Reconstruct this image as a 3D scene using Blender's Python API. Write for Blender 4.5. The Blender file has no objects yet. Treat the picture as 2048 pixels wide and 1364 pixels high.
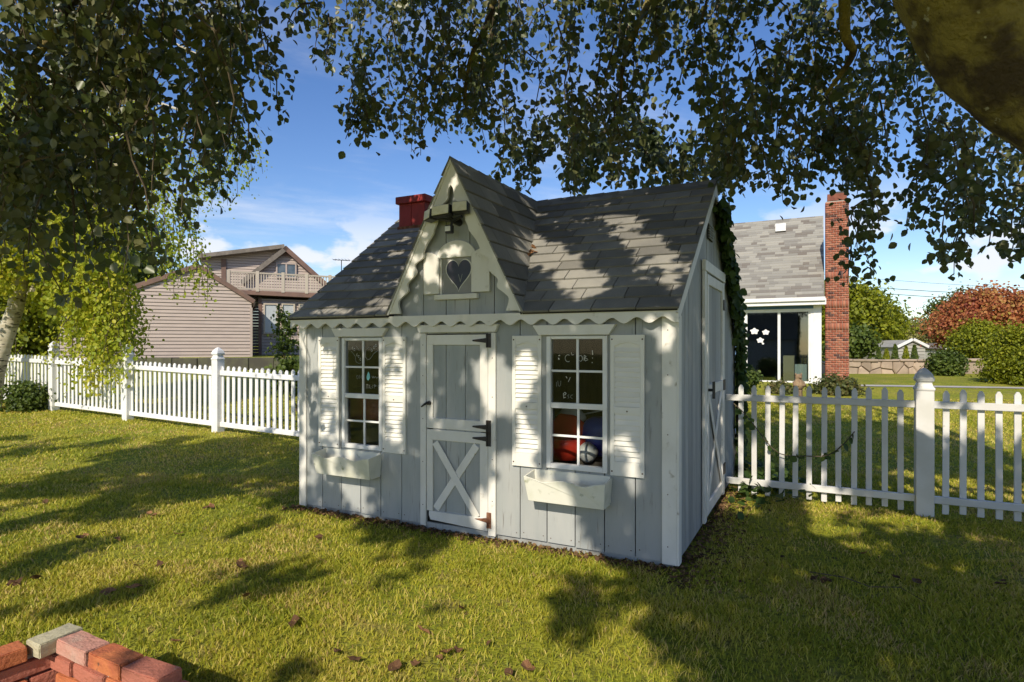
import bpy, bmesh, math, random
import numpy as np
from mathutils import Vector, Matrix
random.seed(7); RNG = np.random.default_rng(11)
SC = bpy.context.scene; COL = SC.collection
# ------------------------------------------------------------------ camera, sky, sun, exposure
F, CX, HY, H = 1210.0, 1024.0, 690.0, 1.5
cd = bpy.data.cameras.new('camera'); cam = bpy.data.objects.new('camera', cd); COL.objects.link(cam)
cam.location = (0, 0, H); cam.rotation_euler = (math.radians(90), 0, 0)
cd.sensor_width = 36; cd.lens = 36 * F / 2048; cd.shift_y = (HY - 682) / 2048; cd.clip_start = .05; cd.clip_end = 3000
SC.camera = cam
SUN_EL = math.radians(36)
D2 = Vector((.3722, .9282))                       # the way sunlight travels over the ground
SD = Vector((D2.x * math.cos(SUN_EL), D2.y * math.cos(SUN_EL), -math.sin(SUN_EL))).normalized()
w = bpy.data.worlds.new('World'); SC.world = w; w.use_nodes = True
nt = w.node_tree; nt.nodes.clear(); N_ = nt.nodes.new; LK = nt.links.new
out = N_('ShaderNodeOutputWorld'); bg = N_('ShaderNodeBackground'); LK(bg.outputs[0], out.inputs[0])
sky = N_('ShaderNodeTexSky'); sky.sky_type = 'NISHITA'; sky.sun_disc = False
sky.sun_elevation = SUN_EL; sky.sun_rotation = math.atan2(-D2.x, -D2.y)
sky.air_density = 1.0; sky.dust_density = .3; sky.ozone_density = 2.2
bg.inputs['Strength'].default_value = .15
tc = N_('ShaderNodeTexCoord'); sep = N_('ShaderNodeSeparateXYZ'); LK(tc.outputs['Generated'], sep.inputs[0])
def mth(op, a, b=None, clamp=False):
    n = N_('ShaderNodeMath'); n.operation = op; n.use_clamp = clamp
    for i, v in enumerate((a, b)):
        if v is None: continue
        if hasattr(v, 'links'): LK(v, n.inputs[i])
        else: n.inputs[i].default_value = v
    return n.outputs[0]
def wnoise(vec, scale, detail, rough=.55):
    n = N_('ShaderNodeTexNoise'); n.inputs['Scale'].default_value = scale; n.inputs['Detail'].default_value = detail
    n.inputs['Roughness'].default_value = rough; LK(vec, n.inputs['Vector']); return n.outputs['Fac']
def rampn(v, a, b):
    n = N_('ShaderNodeMapRange'); n.interpolation_type = 'SMOOTHSTEP'; LK(v, n.inputs[0])
    n.inputs[1].default_value = a; n.inputs[2].default_value = b; return n.outputs[0]
zc = mth('MAXIMUM', sep.outputs[2], 0.02)
def comb(x, y, z):
    n = N_('ShaderNodeCombineXYZ')
    for i, v in enumerate((x, y, z)):
        if hasattr(v, 'links'): LK(v, n.inputs[i])
        else: n.inputs[i].default_value = v
    return n.outputs[0]
za = mth('ADD', zc, .12)
px_, py_ = mth('DIVIDE', sep.outputs[0], za), mth('DIVIDE', sep.outputs[1], za)
rx_ = mth('ADD', mth('MULTIPLY', px_, .8), mth('MULTIPLY', py_, .55)); ry_ = mth('SUBTRACT', mth('MULTIPLY', py_, 1.7), mth('MULTIPLY', px_, .9))
cirr = mth('MULTIPLY', rampn(wnoise(comb(rx_, ry_, 3.1), .75, 9, .62), .47, .78), .5)
cvec = comb(mth('MULTIPLY', sep.outputs[0], 1.0), sep.outputs[1], mth('MULTIPLY', zc, 2.2))
cum = mth('MULTIPLY', rampn(wnoise(cvec, 7.5, 9, .52), .50, .60), mth('MULTIPLY', rampn(zc, .03, .08), rampn(zc, .26, .12)))
mask = mth('MAXIMUM', cirr, mth('MULTIPLY', cum, .95))
haz = mth('MULTIPLY', rampn(zc, .14, .0), .22)
mask = mth('MAXIMUM', mask, haz)
mx = N_('ShaderNodeMix'); mx.data_type = 'RGBA'; LK(mask, mx.inputs['Factor'])
hsv = N_('ShaderNodeHueSaturation'); hsv.inputs['Saturation'].default_value = 1.22; hsv.inputs['Hue'].default_value = .512; hsv.inputs['Value'].default_value = .92; LK(sky.outputs[0], hsv.inputs['Color'])
LK(hsv.outputs[0], mx.inputs['A']); mx.inputs['B'].default_value = (5.6, 5.8, 6.3, 1)
LK(mx.outputs['Result'], bg.inputs['Color'])
sl = bpy.data.lights.new('sun', 'SUN'); sl.energy = 4.5; sl.angle = math.radians(.53); sl.color = (1, .90, .74)
so = bpy.data.objects.new('sun', sl); COL.objects.link(so); so.rotation_euler = SD.to_track_quat('-Z', 'Y').to_euler()
vs = SC.view_settings; vs.view_transform = 'Standard'; vs.look = 'None'; vs.gamma = 1; vs.use_curve_mapping = False; vs.exposure = .15
SC.cycles.max_bounces = 8; SC.cycles.transparent_max_bounces = 16
# ------------------------------------------------------------------ helpers
def at(x, y, Y): return Vector(((x - CX) / F * Y, Y, H + (HY - y) / F * Y))
def sstep(a, b, x):
    t = np.clip((x - a) / (b - a), 0, 1); return t * t * (3 - 2 * t)
def gz(x, y):
    y = np.asarray(y, float); t = np.clip(y - 6.9, 0, None); r = .052 * t * sstep(0, 1.2, t)
    r = np.minimum(r, .5) if True else r
    x = np.asarray(x, float)
    return r + .52 * sstep(22.6, 23.3, y) * sstep(2, -3, x)
def G(x, y): return float(gz(x, y))
LC = Vector((-1.9338, 5.5846, 0)); UA = Vector((.8922, -.4517, 0)); NA = Vector((.4517, .8922, 0)); ANG = math.atan2(UA.y, UA.x)
def loc(u, n, z=0): return LC + UA * u + NA * n + Vector((0, 0, z))
def tag(o, label=None, cat=None, group=None, kind=None):
    if label: o['label'] = label
    if cat: o['category'] = cat
    if group: o['group'] = group
    if kind: o['kind'] = kind
    return o
def empty(name, l, label, cat, rz=0, group=None):
    o = bpy.data.objects.new(name, None); COL.objects.link(o); o.location = l; o.rotation_euler = (0, 0, rz); o.empty_display_size = .1
    return tag(o, label, cat, group)
def link(name, me, mat, parent=None, bevel=0):
    o = bpy.data.objects.new(name, me); COL.objects.link(o)
    if mat is not None and not me.materials: me.materials.append(mat)
    if parent is not None: o.parent = parent
    if bevel:
        b = o.modifiers.new('b', 'BEVEL'); b.width = bevel; b.segments = 1; b.limit_method = 'ANGLE'
    return o
def mesh(name, v, f, smooth=False):
    me = bpy.data.meshes.new(name); me.from_pydata([tuple(p) for p in v], [], f); me.validate(); me.update()
    bm = bmesh.new(); bm.from_mesh(me); bmesh.ops.recalc_face_normals(bm, faces=bm.faces); bm.to_mesh(me); bm.free()
    if smooth: me.polygons.foreach_set('use_smooth', [True] * len(me.polygons))
    return me
class MB:
    def __init__(s): s.v = []; s.f = []
    def add(s, v, f):
        o = len(s.v); s.v += [tuple(p) for p in v]; s.f += [tuple(i + o for i in q) for q in f]; return s
    def box(s, x0, x1, y0, y1, z0, z1):
        return s.add([(x, y, z) for z in (z0, z1) for y in (y0, y1) for x in (x0, x1)],
                     [(0, 1, 3, 2), (4, 5, 7, 6), (0, 1, 5, 4), (2, 3, 7, 6), (0, 2, 6, 4), (1, 3, 7, 5)])
    def prism(s, pts, y0, y1):          # polygon in x,z pushed along y
        n = len(pts); v = [(x, y0, z) for x, z in pts] + [(x, y1, z) for x, z in pts]
        return s.add(v, [tuple(range(n)), tuple(range(2 * n - 1, n - 1, -1))] + [(i, (i + 1) % n, n + (i + 1) % n, n + i) for i in range(n)])
    def poly(s, base, off):             # any planar polygon pushed by a vector
        n = len(base); off = Vector(off); v = [Vector(p) for p in base] + [Vector(p) + off for p in base]
        return s.add(v, [tuple(range(n)), tuple(range(2 * n - 1, n - 1, -1))] + [(i, (i + 1) % n, n + (i + 1) % n, n + i) for i in range(n)])
    def tube(s, pts, rads, sides=8, caps=True):
        pts = [Vector(p) for p in pts]; rings = []
        up = Vector((.31, .17, .93)); o = len(s.v)
        for i, p in enumerate(pts):
            t = (pts[min(i + 1, len(pts) - 1)] - pts[max(i - 1, 0)]).normalized()
            a = t.cross(up); a = a.normalized() if a.length > 1e-3 else Vector((1, 0, 0)); b = t.cross(a)
            for k in range(sides):
                q = 2 * math.pi * k / sides; s.v.append(tuple(p + (a * math.cos(q) + b * math.sin(q)) * rads[i]))
        for i in range(len(pts) - 1):
            for k in range(sides):
                s.f.append((o + i * sides + k, o + i * sides + (k + 1) % sides, o + (i + 1) * sides + (k + 1) % sides, o + (i + 1) * sides + k))
        if caps:
            s.f.append(tuple(o + k for k in range(sides))); s.f.append(tuple(o + (len(pts) - 1) * sides + k for k in range(sides)))
        return s
    def lathe(s, prof, c=(0, 0, 0), sides=16, rot=0):
        o = len(s.v)
        for r, z in prof:
            for k in range(sides):
                q = 2 * math.pi * k / sides + rot; s.v.append((c[0] + r * math.cos(q), c[1] + r * math.sin(q), c[2] + z))
        for i in range(len(prof) - 1):
            for k in range(sides):
                s.f.append((o + i * sides + k, o + i * sides + (k + 1) % sides, o + (i + 1) * sides + (k + 1) % sides, o + (i + 1) * sides + k))
        s.f.append(tuple(o + k for k in range(sides))); s.f.append(tuple(o + (len(prof) - 1) * sides + k for k in range(sides)))
        return s
    def build(s, name, mat, parent=None, bevel=0, smooth=False):
        return link(name, mesh(name, s.v, s.f, smooth), mat, parent, bevel)
def box(name, x0, x1, y0, y1, z0, z1, mat, parent=None, bevel=.003): return MB().box(x0, x1, y0, y1, z0, z1).build(name, mat, parent, bevel)
def npmesh(name, V, Fq, tint=None, smooth=False):
    me = bpy.data.meshes.new(name); V = np.asarray(V, np.float32); Fq = np.asarray(Fq, np.int32); k = Fq.shape[1]
    me.vertices.add(len(V)); me.vertices.foreach_set('co', V.ravel()); me.loops.add(Fq.size); me.loops.foreach_set('vertex_index', Fq.ravel())
    me.polygons.add(len(Fq)); me.polygons.foreach_set('loop_start', np.arange(0, Fq.size, k, dtype=np.int32))
    if tint is not None:
        a = me.attributes.new('tint', 'FLOAT', 'POINT'); a.data.foreach_set('value', np.asarray(tint, np.float32))
    if smooth: me.polygons.foreach_set('use_smooth', np.ones(len(Fq), bool))
    me.update(calc_edges=True); return me
def vnoise(x, y, seed=0):
    x = np.asarray(x, float) + 1000; y = np.asarray(y, float) + 1000; xi = np.floor(x).astype(np.int64); yi = np.floor(y).astype(np.int64); fx = x - xi; fy = y - yi
    def h(a, b):
        n = (a * 374761393 + b * 668265263 + seed * 974711) & 0x7fffffff; n = ((n ^ (n >> 13)) * 1274126177) & 0x7fffffff; return ((n ^ (n >> 16)) & 0xffff) / 65535.
    fx = fx * fx * (3 - 2 * fx); fy = fy * fy * (3 - 2 * fy)
    return (h(xi, yi) * (1 - fx) + h(xi + 1, yi) * fx) * (1 - fy) + (h(xi, yi + 1) * (1 - fx) + h(xi + 1, yi + 1) * fx) * fy
def fnoise(x, y, seed=0): return (vnoise(x, y, seed) + .5 * vnoise(2.1 * x, 2.1 * y, seed + 1) + .25 * vnoise(4.3 * x, 4.3 * y, seed + 2)) / 1.75
def nrm(a): return a / np.maximum(np.linalg.norm(a, axis=1, keepdims=True), 1e-9)
def leaf_mesh(name, P, A, Nn, S, tint, width=.36, fold=.10):
    P, A, Nn = np.asarray(P, float), nrm(np.asarray(A, float)), np.asarray(Nn, float); S = np.asarray(S, float)[:, None]
    B = nrm(np.cross(Nn, A)); Nn = np.cross(A, B); W = width
    r = [(0, 0, 0), (.16, W * .66, fold * .6), (.46, W, fold), (.78, W * .60, fold * .6), (1, 0, -.07), (.78, -W * .60, fold * .6), (.46, -W, fold), (.16, -W * .66, fold * .6)]
    V = np.stack([P + S * (a * A + b * B + c * Nn) for a, b, c in r], 1).reshape(-1, 3); n = len(P); o = np.arange(n)[:, None] * 8
    Fq = np.concatenate([o + np.array([0, 1, 2, 3, 4]), o + np.array([0, 4, 5, 6, 7])], 0)
    return npmesh(name, V, Fq, np.repeat(tint, 8))
def clip(poly, a, b, c):               # keep a*x+b*y<=c
    o = []
    for i in range(len(poly)):
        p, q = poly[i], poly[(i + 1) % len(poly)]; dp = a * p[0] + b * p[1] - c; dq = a * q[0] + b * q[1] - c
        if dp <= 0: o.append(p)
        if (dp < 0 < dq) or (dq < 0 < dp):
            t = dp / (dp - dq); o.append((p[0] + t * (q[0] - p[0]), p[1] + t * (q[1] - p[1])))
    return o
def area(p): return abs(sum(p[i][0] * p[(i + 1) % len(p)][1] - p[(i + 1) % len(p)][0] * p[i][1] for i in range(len(p)))) / 2 if len(p) > 2 else 0
# ------------------------------------------------------------------ materials
def new_mat(name):
    m = bpy.data.materials.new(name); m.use_nodes = True; t = m.node_tree; t.nodes.clear()
    o = t.nodes.new('ShaderNodeOutputMaterial'); return m, t, o
def tex(t, kind, scale, coord, stretch=(1, 1, 1), detail=5, rough=.55):
    mp = t.nodes.new('ShaderNodeMapping'); mp.inputs['Scale'].default_value = stretch; t.links.new(coord, mp.inputs[0])
    n = t.nodes.new('ShaderNodeTexNoise'); n.inputs['Scale'].default_value = scale; n.inputs['Detail'].default_value = detail; n.inputs['Roughness'].default_value = rough
    t.links.new(mp.outputs[0], n.inputs['Vector']); return n.outputs['Fac']
def mrange(t, v, a, b, lo=0., hi=1.):
    n = t.nodes.new('ShaderNodeMapRange'); n.interpolation_type = 'SMOOTHSTEP'; t.links.new(v, n.inputs[0])
    for i, q in ((1, a), (2, b), (3, lo), (4, hi)): n.inputs[i].default_value = q
    return n.outputs[0]
def cmix(t, fac, a, b):
    n = t.nodes.new('ShaderNodeMix'); n.data_type = 'RGBA'
    if hasattr(fac, 'links'): t.links.new(fac, n.inputs['Factor'])
    else: n.inputs['Factor'].default_value = fac
    for k, v in (('A', a), ('B', b)):
        if hasattr(v, 'links'): t.links.new(v, n.inputs[k])
        else: n.inputs[k].default_value = (*v, 1)
    return n.outputs['Result']
def surf(name, c1, c2=None, scale=6, lo=.4, hi=.65, rough=.6, stretch=(1, 1, 1), bump=.15, bscale=80, bstretch=(1, 1, 1), spec=.35, c3=None, s3=25, lo3=.6, hi3=.72, rnd=.06, metal=0, world=False, st3=(1, 1, 1), bdist=.01):
    m, t, o = new_mat(name); p = t.nodes.new('ShaderNodeBsdfPrincipled'); t.links.new(p.outputs[0], o.inputs[0])
    tcn = t.nodes.new('ShaderNodeTexCoord'); oi = t.nodes.new('ShaderNodeObjectInfo')
    add = t.nodes.new('ShaderNodeVectorMath'); add.operation = 'ADD'
    if world:
        ge = t.nodes.new('ShaderNodeNewGeometry'); co = ge.outputs['Position']
    else:
        t.links.new(tcn.outputs['Object'], add.inputs[0]); cb = t.nodes.new('ShaderNodeCombineXYZ'); sc = t.nodes.new('ShaderNodeMath'); sc.operation = 'MULTIPLY'; sc.inputs[1].default_value = 37.
        t.links.new(oi.outputs['Random'], sc.inputs[0])
        for i in range(3): t.links.new(sc.outputs[0], cb.inputs[i])
        t.links.new(cb.outputs[0], add.inputs[1]); co = add.outputs[0]
    col = cmix(t, mrange(t, tex(t, 'n', scale, co, stretch), lo, hi), c1, c2 or c1)
    if c3: col = cmix(t, mrange(t, tex(t, 'n', s3, co, st3), lo3, hi3), col, c3)
    if rnd:
        h = t.nodes.new('ShaderNodeHueSaturation'); t.links.new(col, h.inputs['Color']); t.links.new(mrange(t, oi.outputs['Random'], 0, 1, 1 - rnd * 2, 1 + rnd), h.inputs['Value']); col = h.outputs[0]
    t.links.new(col, p.inputs['Base Color']); p.inputs['Roughness'].default_value = rough; p.inputs['Specular IOR Level'].default_value = spec; p.inputs['Metallic'].default_value = metal
    if bump:
        b = t.nodes.new('ShaderNodeBump'); b.inputs['Strength'].default_value = bump; b.inputs['Distance'].default_value = bdist
        t.links.new(tex(t, 'n', bscale, co, bstretch, 4), b.inputs['Height']); t.links.new(b.outputs[0], p.inputs['Normal'])
    return m
def foliage(name, cols, rough=.5, trans=.35, spec=.3):
    m, t, o = new_mat(name); at_ = t.nodes.new('ShaderNodeAttribute'); at_.attribute_name = 'tint'
    oi = t.nodes.new('ShaderNodeObjectInfo')
    cr = t.nodes.new('ShaderNodeValToRGB'); e = cr.color_ramp.elements
    while len(e) < len(cols): e.new(.5)
    for i, c in enumerate(cols): e[i].position = i / (len(cols) - 1); e[i].color = (*c, 1)
    t.links.new(at_.outputs['Fac'], cr.inputs[0])
    p = t.nodes.new('ShaderNodeBsdfPrincipled'); t.links.new(cr.outputs[0], p.inputs['Base Color']); p.inputs['Roughness'].default_value = rough; p.inputs['Specular IOR Level'].default_value = spec
    tr = t.nodes.new('ShaderNodeBsdfTranslucent'); g = t.nodes.new('ShaderNodeHueSaturation'); g.inputs['Value'].default_value = 1.5; g.inputs['Hue'].default_value = .485; t.links.new(cr.outputs[0], g.inputs['Color']); t.links.new(g.outputs[0], tr.inputs[0])
    mx = t.nodes.new('ShaderNodeMixShader'); mx.inputs[0].default_value = trans; t.links.new(p.outputs[0], mx.inputs[1]); t.links.new(tr.outputs[0], mx.inputs[2]); t.links.new(mx.outputs[0], o.inputs[0])
    return m
def glass(name, tint=(.8, .85, .85), f=.06):
    m, t, o = new_mat(name); tr = t.nodes.new('ShaderNodeBsdfTransparent'); tr.inputs[0].default_value = (*tint, 1); gl = t.nodes.new('ShaderNodeBsdfGlossy'); gl.inputs['Roughness'].default_value = .03
    fr = t.nodes.new('ShaderNodeFresnel'); fr.inputs['IOR'].default_value = 1.33
    ad = t.nodes.new('ShaderNodeMath'); ad.inputs[1].default_value = f; t.links.new(fr.outputs[0], ad.inputs[0])
    mx = t.nodes.new('ShaderNodeMixShader'); t.links.new(ad.outputs[0], mx.inputs[0]); t.links.new(tr.outputs[0], mx.inputs[1]); t.links.new(gl.outputs[0], mx.inputs[2]); t.links.new(mx.outputs[0], o.inputs[0])
    return m
WV = (9, 9, .6)
m_gray = surf('weathered_gray_paint', (.335, .36, .36), (.42, .43, .42), 3, .3, .7, .55, (2, 2, .4), .12, 30, (4, 4, .25), c3=(.22, .215, .20), s3=9, lo3=.58, hi3=.76, st3=(6, 6, .5), rnd=.04)
m_sidegray = surf('streaked_side_paint', (.33, .345, .35), (.43, .435, .425), 3, .35, .65, .6, (3, 3, .25), .3, 22, (6, 6, .2), c3=(.20, .19, .17), s3=8, lo3=.55, hi3=.75, st3=(7, 7, .35), rnd=.08)
m_white = surf('aged_white_paint', (.78, .76, .71), (.68, .66, .60), 5, .4, .75, .5, (1, 1, .6), .1, 40, (3, 3, .4), c3=(.40, .35, .27), s3=11, lo3=.64, hi3=.78, rnd=.03)
m_plastic = surf('shutter_plastic', (.80, .78, .72), (.72, .70, .63), 4, .4, .8, .42, (1, 1, 1), .04, 60, rnd=.02)
m_boxw = surf('mossy_box_plastic', (.76, .75, .66), (.60, .60, .48), 4, .45, .7, .5, (1, 1, 1), .08, 40, c3=(.34, .36, .24), s3=12, lo3=.62, hi3=.75, rnd=.02)
m_dark = surf('dark_gap', (.03, .028, .025), None, rough=.9, bump=0, rnd=0)
m_skirt = surf('sill_gray', (.33, .35, .35), (.24, .23, .21), 7, .4, .7, .7, bump=.2)
m_shingle = surf('charcoal_shingle', (.25, .243, .222), (.33, .315, .275), 3, .3, .7, .9, bump=.7, bscale=240, c3=(.42, .39, .33), s3=170, lo3=.60, hi3=.70, rnd=.16, spec=.2)
m_iron = surf('black_iron', (.025, .02, .017), (.06, .035, .02), 20, .5, .7, .55, bump=.2, spec=.5)
m_rust = surf('rusty_iron', (.16, .06, .03), (.28, .13, .07), 25, .4, .65, .85, bump=.4)
m_red = surf('peeling_red_paint', (.36, .038, .034), (.26, .03, .027), 5, .4, .7, .55, (2, 2, .7), .2, 30, c3=(.20, .14, .09), s3=9, lo3=.62, hi3=.70)
m_glass = glass('window_glass', (.86, .88, .88), 0)
m_glassb = glass('house_window_glass', (.75, .8, .8), .10)
m_chalk = surf('chalk_marker', (.62, .62, .58), None, bump=0, rough=.8, rnd=0)
m_chalkd = surf('faded_chalk', (.30, .31, .28), None, bump=0, rough=.8, rnd=0)
m_teal = surf('teal_marker', (.25, .6, .6), None, bump=0, rnd=0)
m_heart = surf('dark_heart_pane', (.035, .035, .045), (.06, .05, .06), 6, rough=.2, bump=.02, bscale=12, spec=.25, rnd=0)
m_lens = surf('frosted_lamp_lens', (.80, .76, .60), (.72, .68, .5), 30, rough=.35, bump=.1, bscale=200)
m_black = surf('black_plastic', (.02, .02, .022), None, rough=.4, bump=0, spec=.5)
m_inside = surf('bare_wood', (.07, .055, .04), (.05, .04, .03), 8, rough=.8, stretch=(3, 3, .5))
m_tred = surf('red_toy_plastic', (.62, .045, .02), (.5, .03, .02), 3, rough=.35, bump=.03)
m_tblue = surf('blue_toy_plastic', (.02, .06, .42), (.015, .05, .32), 3, rough=.35, bump=.03)
m_twhite = surf('white_bag', (.72, .70, .66), (.6, .58, .55), 3, rough=.5, bump=.2, bscale=12)
m_tpink = surf('faded_red_vinyl', (.42, .10, .07), (.30, .06, .05), 4, rough=.45, bump=.1, bscale=10)
m_vinyl = surf('white_vinyl', (.80, .80, .79), (.74, .73, .70), 4, .4, .7, .38, bump=.02, bscale=20, c3=(.50, .50, .42), s3=10, lo3=.68, hi3=.85, rnd=.02)
m_vinylg = surf('grayish_vinyl', (.72, .71, .69), (.64, .63, .59), 4, .4, .7, .42, bump=.03, bscale=20, c3=(.42, .41, .36), s3=9, lo3=.66, hi3=.8, rnd=.03)
m_concrete = surf('pale_concrete', (.5, .47, .42), (.42, .4, .36), 3, world=True)
m_beechbark = surf('lichen_beech_bark', (.27, .22, .07), (.075, .055, .036), 4.2, .40, .58, .92, bump=1.0, bscale=34, bdist=.03, c3=(.42, .40, .30), s3=9, lo3=.64, hi3=.67, rnd=0, spec=.2)
m_twig = surf('twig_bark', (.09, .07, .045), (.14, .11, .07), 6, rough=.9, rnd=0)
m_birchbark = surf('birch_bark', (.52, .48, .38), (.36, .32, .22), 3, .4, .65, .8, (1, 1, 2.5), .35, 18, (1, 1, 5), c3=(.06, .05, .035), s3=6, lo3=.58, hi3=.64, st3=(1, 1, 4), rnd=0)
m_beech = foliage('beech_leaves', [(.070, .095, .034), (.095, .125, .040), (.125, .125, .045), (.19, .21, .048)], .38, .28, .42)
m_birch = foliage('birch_leaves', [(.12, .18, .02), (.25, .32, .025), (.40, .43, .035), (.55, .50, .05)], .5, .42)
m_ivy = foliage('ivy_leaves', [(.03, .06, .015), (.05, .095, .02), (.09, .14, .03)], .5, .3, .25)
m_grass = foliage('grass_blades', [(.13, .18, .016), (.29, .32, .026), (.47, .43, .045), (.62, .51, .15), (.44, .30, .13)], .55, .30)
m_green1 = foliage('yellow_green_leaves', [(.08, .11, .010), (.20, .23, .012), (.34, .34, .022)], .5, .3)
m_green2 = foliage('deep_green_leaves', [(.035, .065, .012), (.08, .12, .02), (.15, .19, .03)], .5, .25)
m_redleaf = foliage('rust_red_leaves', [(.20, .05, .035), (.36, .11, .045), (.45, .21, .07), (.30, .27, .05)], .5, .3)
m_olive = foliage('olive_leaves', [(.14, .14, .04), (.24, .23, .06), (.33, .30, .10)], .5, .25)
m_shrub = foliage('bronze_shrub_leaves', [(.04, .06, .015), (.10, .12, .03), (.18, .13, .05)], .5, .25)
m_dryleaf = surf('dry_brown_leaf', (.26, .13, .055), (.16, .075, .035), 12, rough=.8, bump=.3, bscale=60, rnd=.3)
m_tan = surf('tan_vinyl_siding', (.43, .355, .31), (.40, .33, .29), 2, rough=.55, bump=.02, rnd=.02)
m_browntrim = surf('brown_trim', (.20, .12, .09), (.16, .10, .08), 3, rough=.6, bump=.05)
m_cream = surf('cream_railing', (.47, .41, .33), None, rough=.5, bump=0)
m_roofbrown = surf('brown_gray_roof', (.16, .14, .12), (.22, .19, .16), 4, rough=.9, bump=.3, bscale=50)
m_house = surf('blue_clapboard', (.09, .20, .38), (.075, .17, .33), 3, rough=.5, bump=.03, rnd=.03)
m_shgray = surf('light_gray_shingle', (.34, .34, .32), (.28, .275, .26), 3, rough=.9, bump=.4, bscale=60, rnd=0, c3=(.24, .22, .2), s3=40)
m_brickc = surf('red_brick', (.36, .13, .08), (.28, .09, .06), 7, .4, .65, .85, bump=.4, bscale=50, rnd=.2)
m_mortar = surf('mortar', (.42, .37, .31), (.36, .31, .26), 12, rough=.95, bump=.3)
m_stone = surf('pink_fieldstone', (.46, .36, .27), (.36, .28, .21), 2.5, .35, .65, .9, bump=.4, bscale=12, rnd=.14)
m_wood = surf('carved_wood', (.30, .21, .12), (.2, .13, .075), 6, rough=.8, stretch=(3, 3, .6))
m_pane = surf('reflective_pane', (.05, .07, .09), (.10, .12, .14), 2, rough=.06, bump=0, spec=.8, rnd=.1)
m_curtain = surf('pale_blind', (.42, .46, .48), (.5, .53, .54), 2, rough=.25, bump=0, spec=.6)
m_bricks = [surf('old_brick_orange', (.52, .17, .065), (.42, .12, .055), 9, .4, .65, .85, bump=.6, bscale=70, c3=(.10, .06, .045), s3=16, lo3=.64, hi3=.74, rnd=0),
            surf('old_brick_pink', (.52, .26, .20), (.48, .36, .28), 5, .4, .65, .85, bump=.6, bscale=70, c3=(.16, .10, .08), s3=22, lo3=.66, hi3=.75, rnd=0),
            surf('old_brick_red', (.46, .16, .105), (.36, .13, .09), 8, .4, .65, .85, bump=.6, bscale=70, c3=(.33, .28, .22), s3=7, lo3=.6, hi3=.72, rnd=0),
            surf('pale_capstone', (.48, .44, .30), (.40, .37, .26), 8, .4, .65, .9, bump=.6, bscale=60, rnd=0)]
# ground
mg, t, o = new_mat('lawn_soil'); p = t.nodes.new('ShaderNodeBsdfPrincipled'); t.links.new(p.outputs[0], o.inputs[0]); ge = t.nodes.new('ShaderNodeNewGeometry'); co = ge.outputs['Position']
c = cmix(t, mrange(t, tex(t, 'n', .9, co), .35, .65), (.24, .285, .025), (.39, .37, .045))
c = cmix(t, mrange(t, tex(t, 'n', 3.5, co), .52, .72), c, (.38, .30, .11))
c = cmix(t, mrange(t, tex(t, 'n', 28, co), .42, .66), c, (.14, .15, .03))
c = cmix(t, mrange(t, tex(t, 'n', 9, co), .64, .74), c, (.13, .085, .045))
t.links.new(c, p.inputs['Base Color']); p.inputs['Roughness'].default_value = .9; p.inputs['Specular IOR Level'].default_value = .1
b = t.nodes.new('ShaderNodeBump'); b.inputs['Strength'].default_value = .7; b.inputs['Distance'].default_value = .03; t.links.new(tex(t, 'n', 60, co), b.inputs['Height']); t.links.new(b.outputs[0], p.inputs['Normal'])
m_ground = mg
# ------------------------------------------------------------------ ground
xs = np.concatenate([np.array([-900, -400, -200, -100, -60]), np.arange(-40, 41, 1.0), np.array([60, 100, 200, 400, 900])])
ys = np.concatenate([np.array([-60, -30, -12, -4]), np.arange(0, 45, .6), np.array([50, 60, 80, 120, 200, 400, 900, 1800])])
XX, YY = np.meshgrid(xs, ys); ZZ = gz(XX, YY); nx = len(xs)
V = np.stack([XX, YY, ZZ], 2).reshape(-1, 3); ii = np.arange(len(ys) - 1)[:, None] * nx + np.arange(nx - 1)[None]; ii = ii.ravel()[:, None]
tag(link('ground', npmesh('ground', V, np.concatenate([ii, ii + 1, ii + nx + 1, ii + nx], 1), smooth=True), m_ground), kind='structure')
# far path: a pale strip crossing the yard beyond the fence
pth = MB()
pl = [at(1640, 757, 15.5), at(1800, 765, 15.3), at(1990, 773, 15.0), at(2200, 781, 14.6)]
for a, b2 in zip(pl, pl[1:]):
    q = [(a.x, a.y), (b2.x, b2.y), (b2.x, b2.y + .35), (a.x, a.y + .35)]
    pth.add([(x, y, G(x, y) + .012) for x, y in q], [(0, 1, 2, 3)])
tag(pth.build('path', m_concrete), kind='structure')
# ------------------------------------------------------------------ playhouse
WD, DP = 3.395, 3.16; KR = .737; ZE = 1.812
def rz_(n): return ZE + KR * (n if n <= DP / 2 else DP - n)
shed = empty('playhouse', LC, 'weathered gray board playhouse shed with white trim and scalloped eaves on lawn', 'playhouse', ANG)
W1, W2 = (.505, .944, .60, 1.56), (2.47, 2.926, .60, 1.565); DO = (1.40, 1.975, .06, 1.59)
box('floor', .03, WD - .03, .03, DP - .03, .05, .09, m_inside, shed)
edges = [.0] + [.258 + .2205 * k for k in range(14)] + [WD]
def holes(u0, u1, z0, z1, hs):
    rs = [(u0, u1, z0, z1)]
    for (a, b, c_, d) in hs:
        nr = []
        for (p0, p1, q0, q1) in rs:
            if b <= p0 or a >= p1 or d <= q0 or c_ >= q1: nr.append((p0, p1, q0, q1)); continue
            if q0 < c_: nr.append((p0, p1, q0, c_))
            if d < q1: nr.append((p0, p1, d, q1))
            m0, m1 = max(q0, c_), min(q1, d)
            if p0 < a: nr.append((p0, a, m0, m1))
            if b < p1: nr.append((b, p1, m0, m1))
        rs = nr
    return rs
hs = [W1, W2, (DO[0] - .01, DO[1] + .01, 0, DO[3])]
bk = MB()
for r in holes(.0, WD, .06, 1.74, hs): bk.box(r[0], r[1], .006, .03, r[2], r[3])
bk.build('wall_backing', m_dark, shed)
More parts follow.
